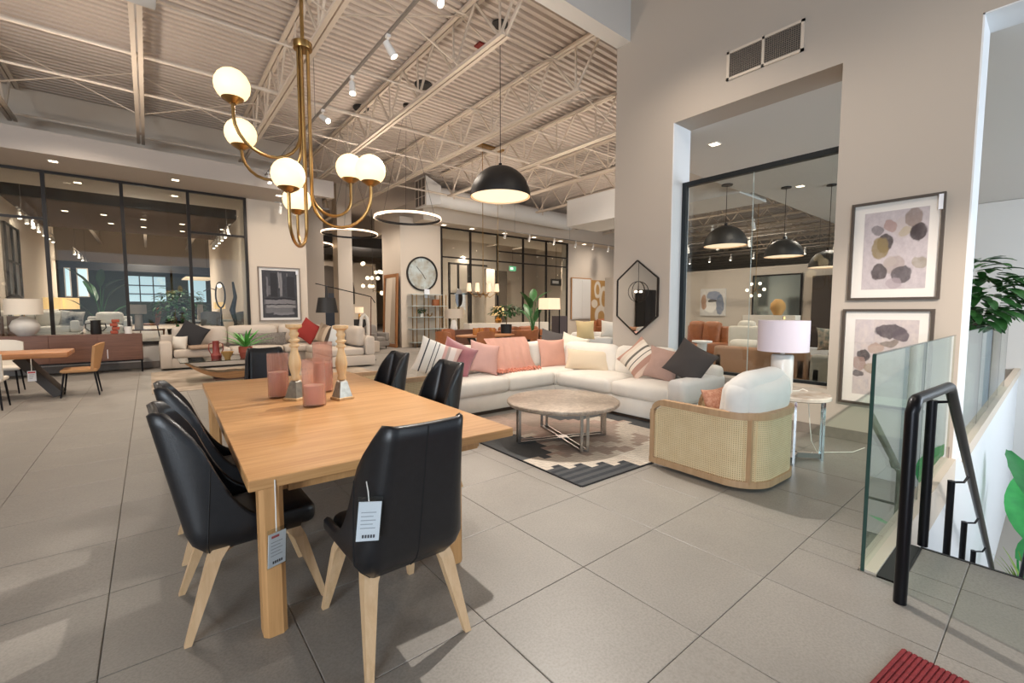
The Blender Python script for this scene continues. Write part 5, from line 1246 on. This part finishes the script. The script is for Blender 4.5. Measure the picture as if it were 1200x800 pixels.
# --- middle back
def ring(label, x, y, z, R):
    r = thing('ring_pendant', label, 'pendant lamp', (x, y, z), 0, 'glowing ring pendants')
    MB().lathe([(R, 0), (R+.02, 0), (R+.02, .06), (R, .06), (R, 0)], 64).obj('ring_band', M_bronze, r, True, auto=30)
    MB().lathe([(R+.021, .004), (R+.034, .004), (R+.034, .056), (R+.021, .056), (R+.021, .004)], 64).obj('light_strip', emit('ring_glow', 'ffe2c0', 2.6), r, True, auto=30)
    for k in range(3): a = k*2*PI/3; MB().cyl((R*math.cos(a), R*math.sin(a), .06), (.02*math.cos(a), .02*math.sin(a), HT-.03-z), .004, 5).obj('wire', M_bronze, r)
    MB().lathe([(0, HT-.05-z), (.08, HT-.05-z), (.08, HT-z), (0, HT-z)], 16).obj('canopy', M_bronze, r)
ring('largest glowing ring pendant, in front of the clock column', 5.10, 10.35, 3.74, .78)
ring('middle glowing ring pendant, left of the largest', 5.25, 14.9, 3.98, .85)
ring('furthest glowing ring pendant, half behind the artwork wall', 5.0, 18.8, 4.05, .85)
ck = thing('wall_clock', 'large round map faced wall clock with a dark rim on the column', 'clock', (8.78, CY, 2.98)); X90b = M.Rotation(PI/2, 4, 'X')
MB().lathe([(.64, 0), (.70, 0), (.70, .06), (.64, .06), (.64, 0)], 48, mx=X90b).obj('rim', M_bronze, ck, True)
MB().lathe([(0, .012), (.645, .012), (.645, .0), (0, 0)], 48, mx=X90b).obj('face', mat('clock_map', 'c5d2d3', .6, c2='a9a394', vs=2.5), ck)
t = MB()
for k in range(12):
    a = k*PI/6
    for q in range((1, 2, 3, 2, 1, 2, 3, 3, 2, 1, 2, 2)[k]): t.bar(V((math.sin(a)*.5+math.cos(a)*(q-1)*.045, -.015, math.cos(a)*.5-math.sin(a)*(q-1)*.045)), V((math.sin(a)*.61+math.cos(a)*(q-1)*.045, -.015, math.cos(a)*.61-math.sin(a)*(q-1)*.045)), .018, .004)
t.obj('numerals', mat('clock_ink', '8a857a', .7), ck)
MB().bar((.06, -.02, -.06), (-.26, -.02, .30), .022, .006).obj('minute_hand', M_bronze, ck); MB().bar((-.05, -.02, .08), (.14, -.02, -.2), .03, .006).obj('hour_hand', M_bronze, ck)
MB().box(.06, -.075, -.98, .30, -.07, -.62).obj('price_card', M_card, ck)
et = thing('etagere', 'thin brass etagere with glass shelves against the clock column', 'shelf', (8.85, 16.4, 0))
for x in (-.55, -.02, .50, .80):
    for y in (-.18, .18): MB().box(x-.015, y-.015, 0, x+.015, y+.015, 2.12).obj('upright', M_brass, et)
for k, z in enumerate((.18, .72, 1.2, 1.65, 2.11)): MB().box(-.75 if k else -.7, -.2, z, .62 if k % 2 == 0 else .84, .2, z+.025).obj('glass_shelf', mat('shelf_glass', 'b9c4c1', .1), et)
bx = MB().rbox(-.14, -.1, 0, .14, .1, .26, .01).obj('wooden_box', M_brownl, None, True, loc=(9.27, 16.4, 1.675)); tag(bx, 'small brown box on the upper shelf of the brass etagere', 'box')
bush('trailing green plant in a white pot on the brass etagere', (8.62, 16.4, 1.225), .16, .10, .14, 60, M_leafd, .11, .06, 8, MATS['white_ceramic2'], .08, .14, trunk=False)
kn = MB().tube([(-.1, 0, .12), (-.09, 0, .04), (0, 0, .02), (.09, 0, .06), (.11, 0, .16)], .025, 8).obj('gold_knot', M_brass, None, True, loc=(8.98, 16.4, 1.225)); tag(kn, 'brass horn shaped ornament on the brass etagere', 'ornament')
fm = thing('leaning_mirror', 'tall mirror in a brown wooden frame leaning on the side of the clock column', 'mirror', (7.62, 17.3, 0), math.radians(0))
MB().box(-.03, -.66, 0, .03, -.52, 2.95).box(-.03, .52, 0, .03, .66, 2.95).box(-.03, -.52, 0, .03, .52, .14).box(-.03, -.52, 2.81, .03, .52, 2.95).obj('frame', wood('mirror_frame_wood', 'a8703e', '84532c', 2, .5, 1, False), fm)
MB().box(-.012, -.52, .14, .02, .52, 2.81).obj('mirror_glass', M_mirror, fm); fm.rotation_euler = (0, math.radians(2), 0)
gc = thing('globe_cluster', 'chandelier of clustered glowing glass globes deep between the columns', 'chandelier', (8.85, 22, 3.1))
rnd = random.Random(5)
for k in range(14):
    a = k*2.4; r = .25+.35*rnd.random(); z = -.75+1.45*(k % 5)/4; p = V((math.cos(a)*r, math.sin(a)*r, z))
    MB().bar((0, 0, z*.8), tuple(p), .012, .012).obj('branch', M_brass, gc); MB().ball(tuple(p), .095, 14).obj('globe', emit('small_globe', 'ffedcd', 1.6), gc, True)
MB().cyl((0, 0, -.7), (0, 0, 3.42), .012, 8).obj('rod', M_bronze, gc)
pd = MB().box(-.35, -.04, 0, .35, .04, 2.3).obj('navy_cabinet', mat('navy_panel', '222a38', .4), None, loc=(6.75, 22, 0)); tag(pd, 'tall dark navy panel standing between the far columns', 'panel')
ws = thing('white_arch_sculpture', 'white looped sculpture on a low plinth beside the leaning mirror', 'sculpture', (5.97, 15.7, 0)); MB().rbox(-.45, -.25, 0, .45, .3, .38, .01).obj('plinth', M_beige_f, ws)
MB().tube([(-.12, 0, .38), (-.14, 0, .9), (-.10, 0, 1.22), (0, 0, 1.34), (.1, 0, 1.22), (.14, 0, .9), (.12, 0, .38)], .06, 12).obj('loop', mat('plaster_white', 'd9d3ca', .7), ws, True)
sofa('grey tub armchair left of the leaning mirror', (6.75, 16.8, 0), .5, .9, .8, M_grey_f, 1, .44, .9, name='tub_armchair')
lc = thing('low_console', 'long black low console seen between the far columns', 'console', (8.6, 26, 0)); MB().box(-1.3, -.25, .5, 1.3, .25, .95).obj('body', M_dome, lc); MB().box(-1.2, -.2, 0, 1.2, .2, .5).obj('plinth', M_walnut, lc)
for k, x in enumerate((-.9, .3, 1.0)): shade_lamp(('left', 'middle', 'right')[k]+' glowing lamp on the long black console', (8.6+x, 26, .95), [(0, 0), (.08, 0), (.06, .3), (0, .36)], M_brass, .24, .34, .38, M_shlit2)

# --- right middle: round table with cognac chairs
dt = thing('round_dining_table', 'oval wood dining table with crossed dark legs behind the corner sofa', 'table', (7.75, 10.75, 0))
MB().lathe([(0, .72), (.96, .72), (.98, .74), (.98, .765), (0, .77)], 40, mx=M.Diagonal((1.0, .62, 1, 1))).obj('top', M_teak, dt, True, auto=40)
for sx in (-1, 1): MB().bar((sx*.15, 0, .02), (sx*.55, 0, .72), .3, .08).bar((sx*.60, 0, .02), (sx*.05, 0, .72), .3, .08).obj('crossed_leg', M_dome, dt)
gq = 'cognac leather chairs around the oval table'
d1 = dchair('cognac leather chair on the left of the oval table, nearer one', (7.15, 10.05, 0), PI-.25, M_brownl, M_frame, gq, .93, .5)
for loc, rz, lab in (((6.35, 10.6, 0), PI*.62, 'cognac leather chair at the left end of the oval table'), ((8.85, 10.1, 0), PI+.5, 'cognac leather chair at the right front of the oval table'),
                     ((7.1, 11.55, 0), .2, 'cognac leather chair behind the oval table, left'), ((8.5, 11.5, 0), -.3, 'cognac leather chair behind the oval table, right')): dup(d1, loc, rz, lab)
for k, (x, y) in enumerate(((7.45, 10.85), (7.95, 10.7), (7.7, 10.95))):
    j = MB().lathe([(0, 0), (.08, 0), (.09, .05), (.085, .2), (.075, .2), (.07, .03), (0, .03)], 16).obj('amber_jar', mat('amber_glass', 'b0763c', .2), None, True, loc=(x, y, .77)); tag(j, ('left', 'right', 'rear')[k]+' amber glass jar on the oval dining table', 'jar')
ch2 = thing('candle_chandelier', 'brass chandelier with white candle shades above the oval dining table', 'chandelier', (8.2, 11.3, 1.95))
for a, b in ((0, 2.9),): MB().cyl((-.15, 0, .05), (-.15, 0, 4.50), .01, 8).cyl((.5, .1, .02), (.5, .1, 4.52), .006, 6).bar((-.15, 0, .1), (.5, .1, .1), .012, .012).box(-.4, -.05, 4.5, .65, .15, 4.55).obj('rods', M_brass, ch2)
for k in range(8):
    a = k*PI/4; r = .52; p = (r*math.cos(a)-.15, r*math.sin(a)*.6, .1)
    MB().tube([(-.15, 0, .08), (-.15+r*.5*math.cos(a), r*.3*math.sin(a), -.06), p], .012, 6).obj('arm', M_brass, ch2, True)
    MB().lathe([(.075, .1), (.055, .34), (.05, .34), (.07, .1)], 14, (p[0], p[1], .02)).obj('candle_shade', M_shlit2, ch2, True)
bush('leafy centrepiece plant in a tall dark vase beyond the oval table', (9.75, 12.3, 0), .52, .22, 1.25, 170, M_leafd, .22, .1, 12, M_dome, .2, 1.0)
banana('banana plant with broad leaves left of the square floor lamp', (11.0, 12.3, 0), 2.35, 8, M_dome, .8, .34, .24, .4, 9, M_leaf)
fl_ = thing('square_floor_lamp', 'floor lamp with square white shade on a black box frame', 'lamp', (10.55, 10.95, 0)); M4 = [(-1, -1), (1, -1), (1, 1), (-1, 1)]
for sx, sy in M4: MB().box(sx*.24-.014, sy*.24-.014, 0, sx*.24+.014, sy*.24+.014, 1.52).obj('leg', M_black, fl_)
MB().box(-.25, -.25, .6, .25, .25, .63).obj('shelf', M_black, fl_); MB().box(-.25, -.25, 1.50, .25, .25, 1.515).box(-.02, -.02, 1.515, .02, .02, 1.6).obj('crossbar', M_black, fl_); MB().frustum((0, 0, 1.52), (0, 0, 1.90), (.52, .52), (.50, .50)).obj('lamp_shade', M_shlit2, fl_)
shade_lamp('lamp with wide oatmeal shade and white base left of the oval table', (8.65, 14.0, .78), [(0, 0), (.12, 0), (.14, .05), (.09, .3), (.05, .36), (0, .36)], MATS['white_ceramic2'], .34, .34, .60-.18, mat('oatmeal_shade', 'cfc0ae', .8))
ct2 = thing('lamp_console', 'low dark console under the oatmeal shaded lamp', 'console', (8.75, 14.0, 0)); MB().box(-.7, -.2, .1, .7, .2, .78).obj('body', M_walnut, ct2)
for sx in (-1, 1): MB().box(sx*.65-.02, -.18, 0, sx*.65+.02, .18, .1).obj('leg', M_black, ct2)
shade_lamp('lamp with a glowing tapered shade on the sideboard behind the glazing', (11.55, 15.1, .95), [(0, 0), (.12, 0), (.16, .12), (.06, .26), (0, .3)], M_brass, .30, .38, .32, M_shlit, .2)
sb = thing('white_sideboard', 'low pale sideboard below the mid glazed partition', 'cabinet', (12.2, 15.2, 0)); MB().box(-2.2, -.22, .1, 2.2, .22, .95).obj('body', M_boucle, sb)
for k in range(5): MB().box(-2.19+k*.877, -.24, .12, -2.19+k*.877+.87, -.221, .93).obj('door', M_boucle, sb)
for sx in (-1, 1): MB().box(sx*2.1-.03, -.2, 0, sx*2.1+.03, .2, .1).obj('leg', M_black, sb)
sofa('cognac leather sofa behind the oval dining table', (10.9, 13.2, 0), PI, 2.3, .9, M_brownl, 2, .42, .86)
om = thing('oval_mirror', 'small oval mirror on a stand right of the clock column', 'mirror', (9.95, 15.7, 0)); MB().cyl((0, 0, .02), (0, 0, 1.62), .012, 8).lathe([(0, 0), (.15, 0), (.15, .02), (0, .02)], 16).obj('stand', M_brass, om)
MB().lathe([(0, 0), (.21, 0), (.21, .02), (0, .02)], 32, mx=T(z=2.0) @ M.Diagonal((.85, 1, 1.75, 1)) @ M.Rotation(PI/2, 4, 'X')).obj('mirror_glass', M_mirror, om, True, auto=30)
wa = sofa('white armchair with cushions behind the inner corner of the cream sofa', (9.75, 8.55, 0), PI*.78, 1.45, 1.0, M_white_f, 1, .46, .86, .22, .72, name='white_armchair')
pillow('sand coloured square pillow on the white armchair', (9.15, 8.1, .72), .52, .52, .16, mat('sand_linen', 'd8c08f', .9, bump=.2, bs=200), -.55, -.15, 0, 41)
pillow('white tufted pillow on the white armchair, right of the sand one', (9.75, 7.75, .74), .5, .46, .18, M_boucle, -.55, -.15, 0.1, 42)
dchair('brown leather chair back between the floor lamp and white armchair', (12.4, 11.0, 0), PI-.4, M_brownl, M_black, None, 1.05, .62, name='brown_chair')
dkp = MB().box(-.25, -.2, 0, .25, .2, 1.25).obj('dark_pillar_speaker', mat('plum_grey', '4f474b', .6), None, loc=(13.4, 13.3, 0)); tag(dkp, 'narrow dark plum cabinet right of the square floor lamp', 'cabinet')
wd = thing('white_panel_doors', 'tall white double panel on the far right wall', 'panel', (18.37, CY-.03, 1.02)); MB().box(-.75, -.06, 0, .75, 0, 2.17).obj('board', M_white, wd)
for x in (-.37, .37): MB().rbox(x-.33, -.08, .06, x+.33, -.061, 2.1, .008, 1).obj('panel', M_white, wd)
MB().box(-.79, -.07, 2.17, .79, 0, 2.22).box(-.79, -.07, 0, -.75, 0, 2.17).box(.75, -.07, 0, .79, 0, 2.17).obj('edge', M_tan, wd)
A4 = art_mat('ochre_loops', 'b1894f', 'a57c45', [(.38, .80, .20, .20, 'd9cfbf', .95), (.38, .80, .10, .12, 'b1894f', .95), (.72, .62, .26, .28, 'd6ccbb', .95), (.74, .60, .15, .19, 'ab8248', .95), (.22, .50, .18, .10, 'd9cfbf', .9), (.55, .25, .34, .22, 'd9d0c2', .95), (.60, .20, .20, .15, 'b1894f', .95), (.5, .02, 1, .12, 'b4643a', .9)], .06)
fa = thing('ochre_artwork', 'ochre and cream looping abstract canvas on the far right wall', 'framed picture', (19.9, CY-.03, .57)); MB().box(-.78, -.05, 0, .78, 0, 2.6).obj('stretcher', M_white, fa); uvquad('canvas', [(-.78, -.052, 0), (.78, -.052, 0), (.78, -.052, 2.6), (-.78, -.052, 2.6)], A4, fa)
bs = sofa('cognac leather seat below the ochre canvas', (19.6, 15.6, 0), 0, 1.9, .9, M_brownl, 2, .44, 1.0)
ex = thing('exit_sign', 'small green and white hanging exit sign behind the mid glazing', 'sign', (19.35, 23.7, 4.15)); MB().box(-.28, -.03, 0, .28, .03, .32).obj('box', emit('exit_green', '5fae86', .8), ex); MB().box(-.22, -.035, .08, .02, -.031, .24).obj('pictogram', emit('exit_white', 'e8f4ec', .9), ex); MB().cyl((0, 0, .32), (0, 0, 2.34), .01, 6).obj('hanger', M_bronze, ex)
bd = thing('black_wall_sign', 'black box sign with a white bar high behind the mid glazing', 'sign', (17.75, 17.9, 2.86)); MB().box(-.38, -.05, 0, .38, .05, .36).obj('box', M_blk, bd); MB().box(-.33, -.055, .11, .15, -.051, .26).obj('white_bar', M_card, bd); MB().cyl((0, 0, .36), (0, 0, 3.6), .012, 6).obj('hanger', M_blk, bd)

# --- room seen through the display window
for loc, R, lab in (((10.1, 4.83, 2.93), .45, 'nearest'), ((11.35, 4.08, 2.72), .40, 'middle'), ((11.9, 3.36, 2.46), .38, 'furthest')):
    dome('smaller black dome pendant seen through the display window, '+lab+' of three', loc, R, 4.28, 0, 'three dome pendants behind the display window')
sofa('tan leather sofa seen through the display window, behind the white table lamp', (8.9, 3.40, 0), PI/2, 1.6, .95, mat('tan_brown_leather', 'a98064', .5, var=.15), 2, .48, .92, .2, .70, mback=M_cream_f)
sofa('long grey sofa seen through the display window, right of the tan one', (8.5, 1.58, 0), PI/2, 1.75, .95, mat('sage_grey_weave', 'a8a49a', .9, bump=.3, bs=200), 2, .46, .90)
pillow('floral cushion on the grey sofa behind the display window', (8.75, 2.35, .83), .46, .40, .14, mat('floral_print', 'd9c9b6', .9, c2='7f8f8a', vs=14), PI/2, -.2, 0, 51)
sofa('cognac leather sofa far left behind the display window', (12.2, 6.5, 0), -PI/2-.3, 1.5, .9, M_brownl, 2, .5, 1.15)
sofa('white armchair far behind the display window', (11.9, 5.05, 0), 1.9, .8, .8, M_boucle, 1, .5, 1.2, name='white_tub_chair')
s3 = thing('white_pedestal_table', 'small white pedestal table behind the display window', 'side table', (10.9, 5.72, 0)); MB().lathe([(0, 0), (.16, 0), (.10, .3), (.12, .66), (.24, .68), (.24, .72), (0, .72)], 24).obj('pedestal', M_cool, s3, True, auto=40)
A5 = art_mat('blue_grey_abstract', 'cfcac4', 'b5b0ac', [(.55, .75, .3, .18, '6d7a92', .8), (.8, .4, .16, .4, '55657f', .8), (.4, .35, .28, .25, 'e6e1da', .9), (.15, .5, .12, .3, '9a6b48', .8), (.5, .55, .2, .06, '33312f', .9)], .14)
fx = thing('blue_abstract_canvas', 'blue and white abstract canvas behind the display window', 'framed picture', (17.16, 8.0, 1.35), -PI/2); MB().box(-.5, -.05, 0, .5, 0, 1.05).obj('stretcher', M_white, fx); uvquad('canvas', [(-.5, -.052, 0), (.5, -.052, 0), (.5, -.052, 1.05), (-.5, -.052, 1.05)], A5, fx)
fx.location = (17.19, 8.62, 1.28)
bm_ = thing('black_framed_mirror', 'large black framed mirror behind the white table lamp', 'mirror', (17.18, 6.35, 1.2), -PI/2); MB().box(-.75, -.03, 0, .75, 0, 1.5).obj('mirror_glass', mat('mirror_teal', 'c4d2d2', .05, .9), bm_)
MB().box(-.8, -.05, -.05, -.75, 0, 1.55).box(.75, -.05, -.05, .8, 0, 1.55).box(-.75, -.05, -.05, .75, 0, 0).box(-.75, -.05, 1.5, .75, 0, 1.55).obj('frame', M_black, bm_)
dc = thing('dark_wardrobe', 'tall dark wardrobe beyond the display window, behind the lamp shade', 'cabinet', (16.9, 4.15, 0)); MB().box(-.25, -.35, 0, .25, .95, 2.6).obj('body', mat('espresso_wood', '332b27', .4), dc)
for k in range(2): MB().box(-.27, -.33+k*.65, .06, -.251, .29+k*.63, 2.55).obj('door', mat('espresso_wood', '332b27', .4), dc)
gv = MB().lathe([(0, 0), (.1, 0), (.2, .2), (.18, .34), (.08, .46), (.07, .46), (.15, .3), (0, .1)], 20).obj('amber_vase', M_ochre, None, True, loc=(14.0, 5.12, 1.35)); tag(gv, 'amber rounded vase on the console behind the display window', 'vase')
cs_ = thing('pale_console', 'pale console under the amber vase behind the display window', 'console', (14.0, 5.3, 0)); MB().box(-.2, -.7, .1, .2, .7, 1.35).obj('body', M_cream_f, cs_); MB().box(-.15, -.65, 0, .15, .65, .1).obj('plinth', M_black, cs_)
wl = thing('wall_shelf', 'narrow shelf with frames on the bay wall at the right of the display window', 'shelf', (11.4, 2.78, 0)); MB().box(-.14, -.10, 0, .14, .14, 2.25).obj('case', mat('ochre_case', '9d7b45', .6), wl)
MB().box(-.16, -.08, 1.75, -.141, .12, 2.2).obj('frame', M_black, wl); MB().box(-.165, -.03, 1.85, -.161, .07, 2.1).obj('print', M_card, wl)
gl = thing('gold_sputnik_lamp', 'small gold branching lamp behind the display window', 'pendant lamp', (14.0, 5.75, 2.1))
for k in range(6):
    a = k*PI/3; p = (.1*math.cos(a), .28*math.cos(a), .2*math.sin(a)); MB().bar((0, 0, 0), p, .012, .012).obj('branch', M_brass, gl); MB().ball(p, .045, 12).obj('bulb', M_bulb, gl, True)
MB().cyl((0, 0, 0), (0, 0, 4.42), .008, 6).obj('rod', M_brass, gl)

# --- stair hall plants
bush('potted rubber tree in a grey planter beyond the far glass balustrade', (9.7, 1.02, .0), .62, .62, 1.1, 295, mat('rubber_leaf', '3c6f35', .35, c2='274d24', vs=7), .29, .16, 14, mat('blue_grey_planter', '5f767b', .5), .30, 1.0, name='rubber_tree')
o = [x for x in COL.objects if x.name == 'rubber_tree'][0]; o.location = (9.55, .98, 0)
dcb = thing('dark_hall_cabinet', 'low dark cabinet behind the rubber tree', 'cabinet', (10.9, 1.3, 0)); MB().box(-.2, -.5, .05, .2, .5, 1.42).obj('body', mat('umber_cabinet', '4a4039', .6), dcb); MB().box(-.15, -.45, 0, .15, .45, .05).obj('plinth', M_black, dcb)
bp = thing('bird_of_paradise', 'tall plant with huge bright green paddle leaves rising in the stair hall', 'plant', (9.75, .10, -3.6))
MB().lathe([(0, 0), (.28, 0), (.34, .5), (.31, .5), (.3, .45), (0, .45)], 24).obj('pot', M_dome, bp, True, auto=40)
sp = []
for (e, yaw, pit, sc_) in (((.02, -.08, 2.20), .9, 1.25, 1.5), ((.05, .02, 1.75), -1.3, 1.15, 1.35), ((.1, .10, 1.4), -2.4, .9, 1.2), ((-.1, -.12, 1.2), 2.6, .8, 1.1)):
    MB().tube([(e[0]*.2, e[1]*.2, .4), (e[0]*.5, e[1]*.5, e[2]*.6), e], [.03, .02, .012], 8).obj('leaf_stalk', M_leafl, bp, True); sp.append((e, yaw, pit, sc_))
place_leaves(bp, sp, M_leafl, L=.72, w=.36, bend=.25, fold=.12)
place_leaves(bp, [((.05*math.cos(k*2.4)-.25, .05*math.sin(k*2.4)-.02, .9), k*2.4, 1.25+.02*(k%9), 1+.05*(k%6)) for k in range(24)], mat('grass_yellow', '7f9a3a', .6), 'grass_blade', .62, .03, .3)
oc = thing('orb_chandelier', 'dark wire orb chandelier with four bulbs over the left wooden table', 'chandelier', (-3.3, 11.0, 2.25))
for k in range(5):
    a = k*PI/5; MB().tube([(.42*math.cos(a)*math.cos(t), .42*math.sin(a)*math.cos(t), .42*math.sin(t)) for t in [2*PI*i/32 for i in range(32)]], .012, 6, True).obj('hoop', M_bronze, oc, True)
for k in range(4): p = (.14*math.cos(k*PI/2), .14*math.sin(k*PI/2), 0); MB().ball(p, .05, 12).obj('bulb', M_bulb, oc, True)
MB().bar((-.14, 0, -.05), (.14, 0, -.05), .02, .02).bar((0, -.14, -.05), (0, .14, -.05), .02, .02).cyl((0, 0, -.05), (0, 0, 4.24), .01, 8).obj('stem', M_bronze, oc)

bwd = thing('black_wardrobe', 'tall black wardrobe by the far left wall, seen in the hexagonal mirror', 'cabinet', (-9.0, 14.5, 0)); MB().box(-.5, -.3, 0, .5, .3, 2.6).obj('body', M_dome, bwd)
for k in range(2): MB().box(-.49+k*.5, -.32, .06, -.01+k*.5, -.301, 2.55).obj('door', M_dome, bwd)
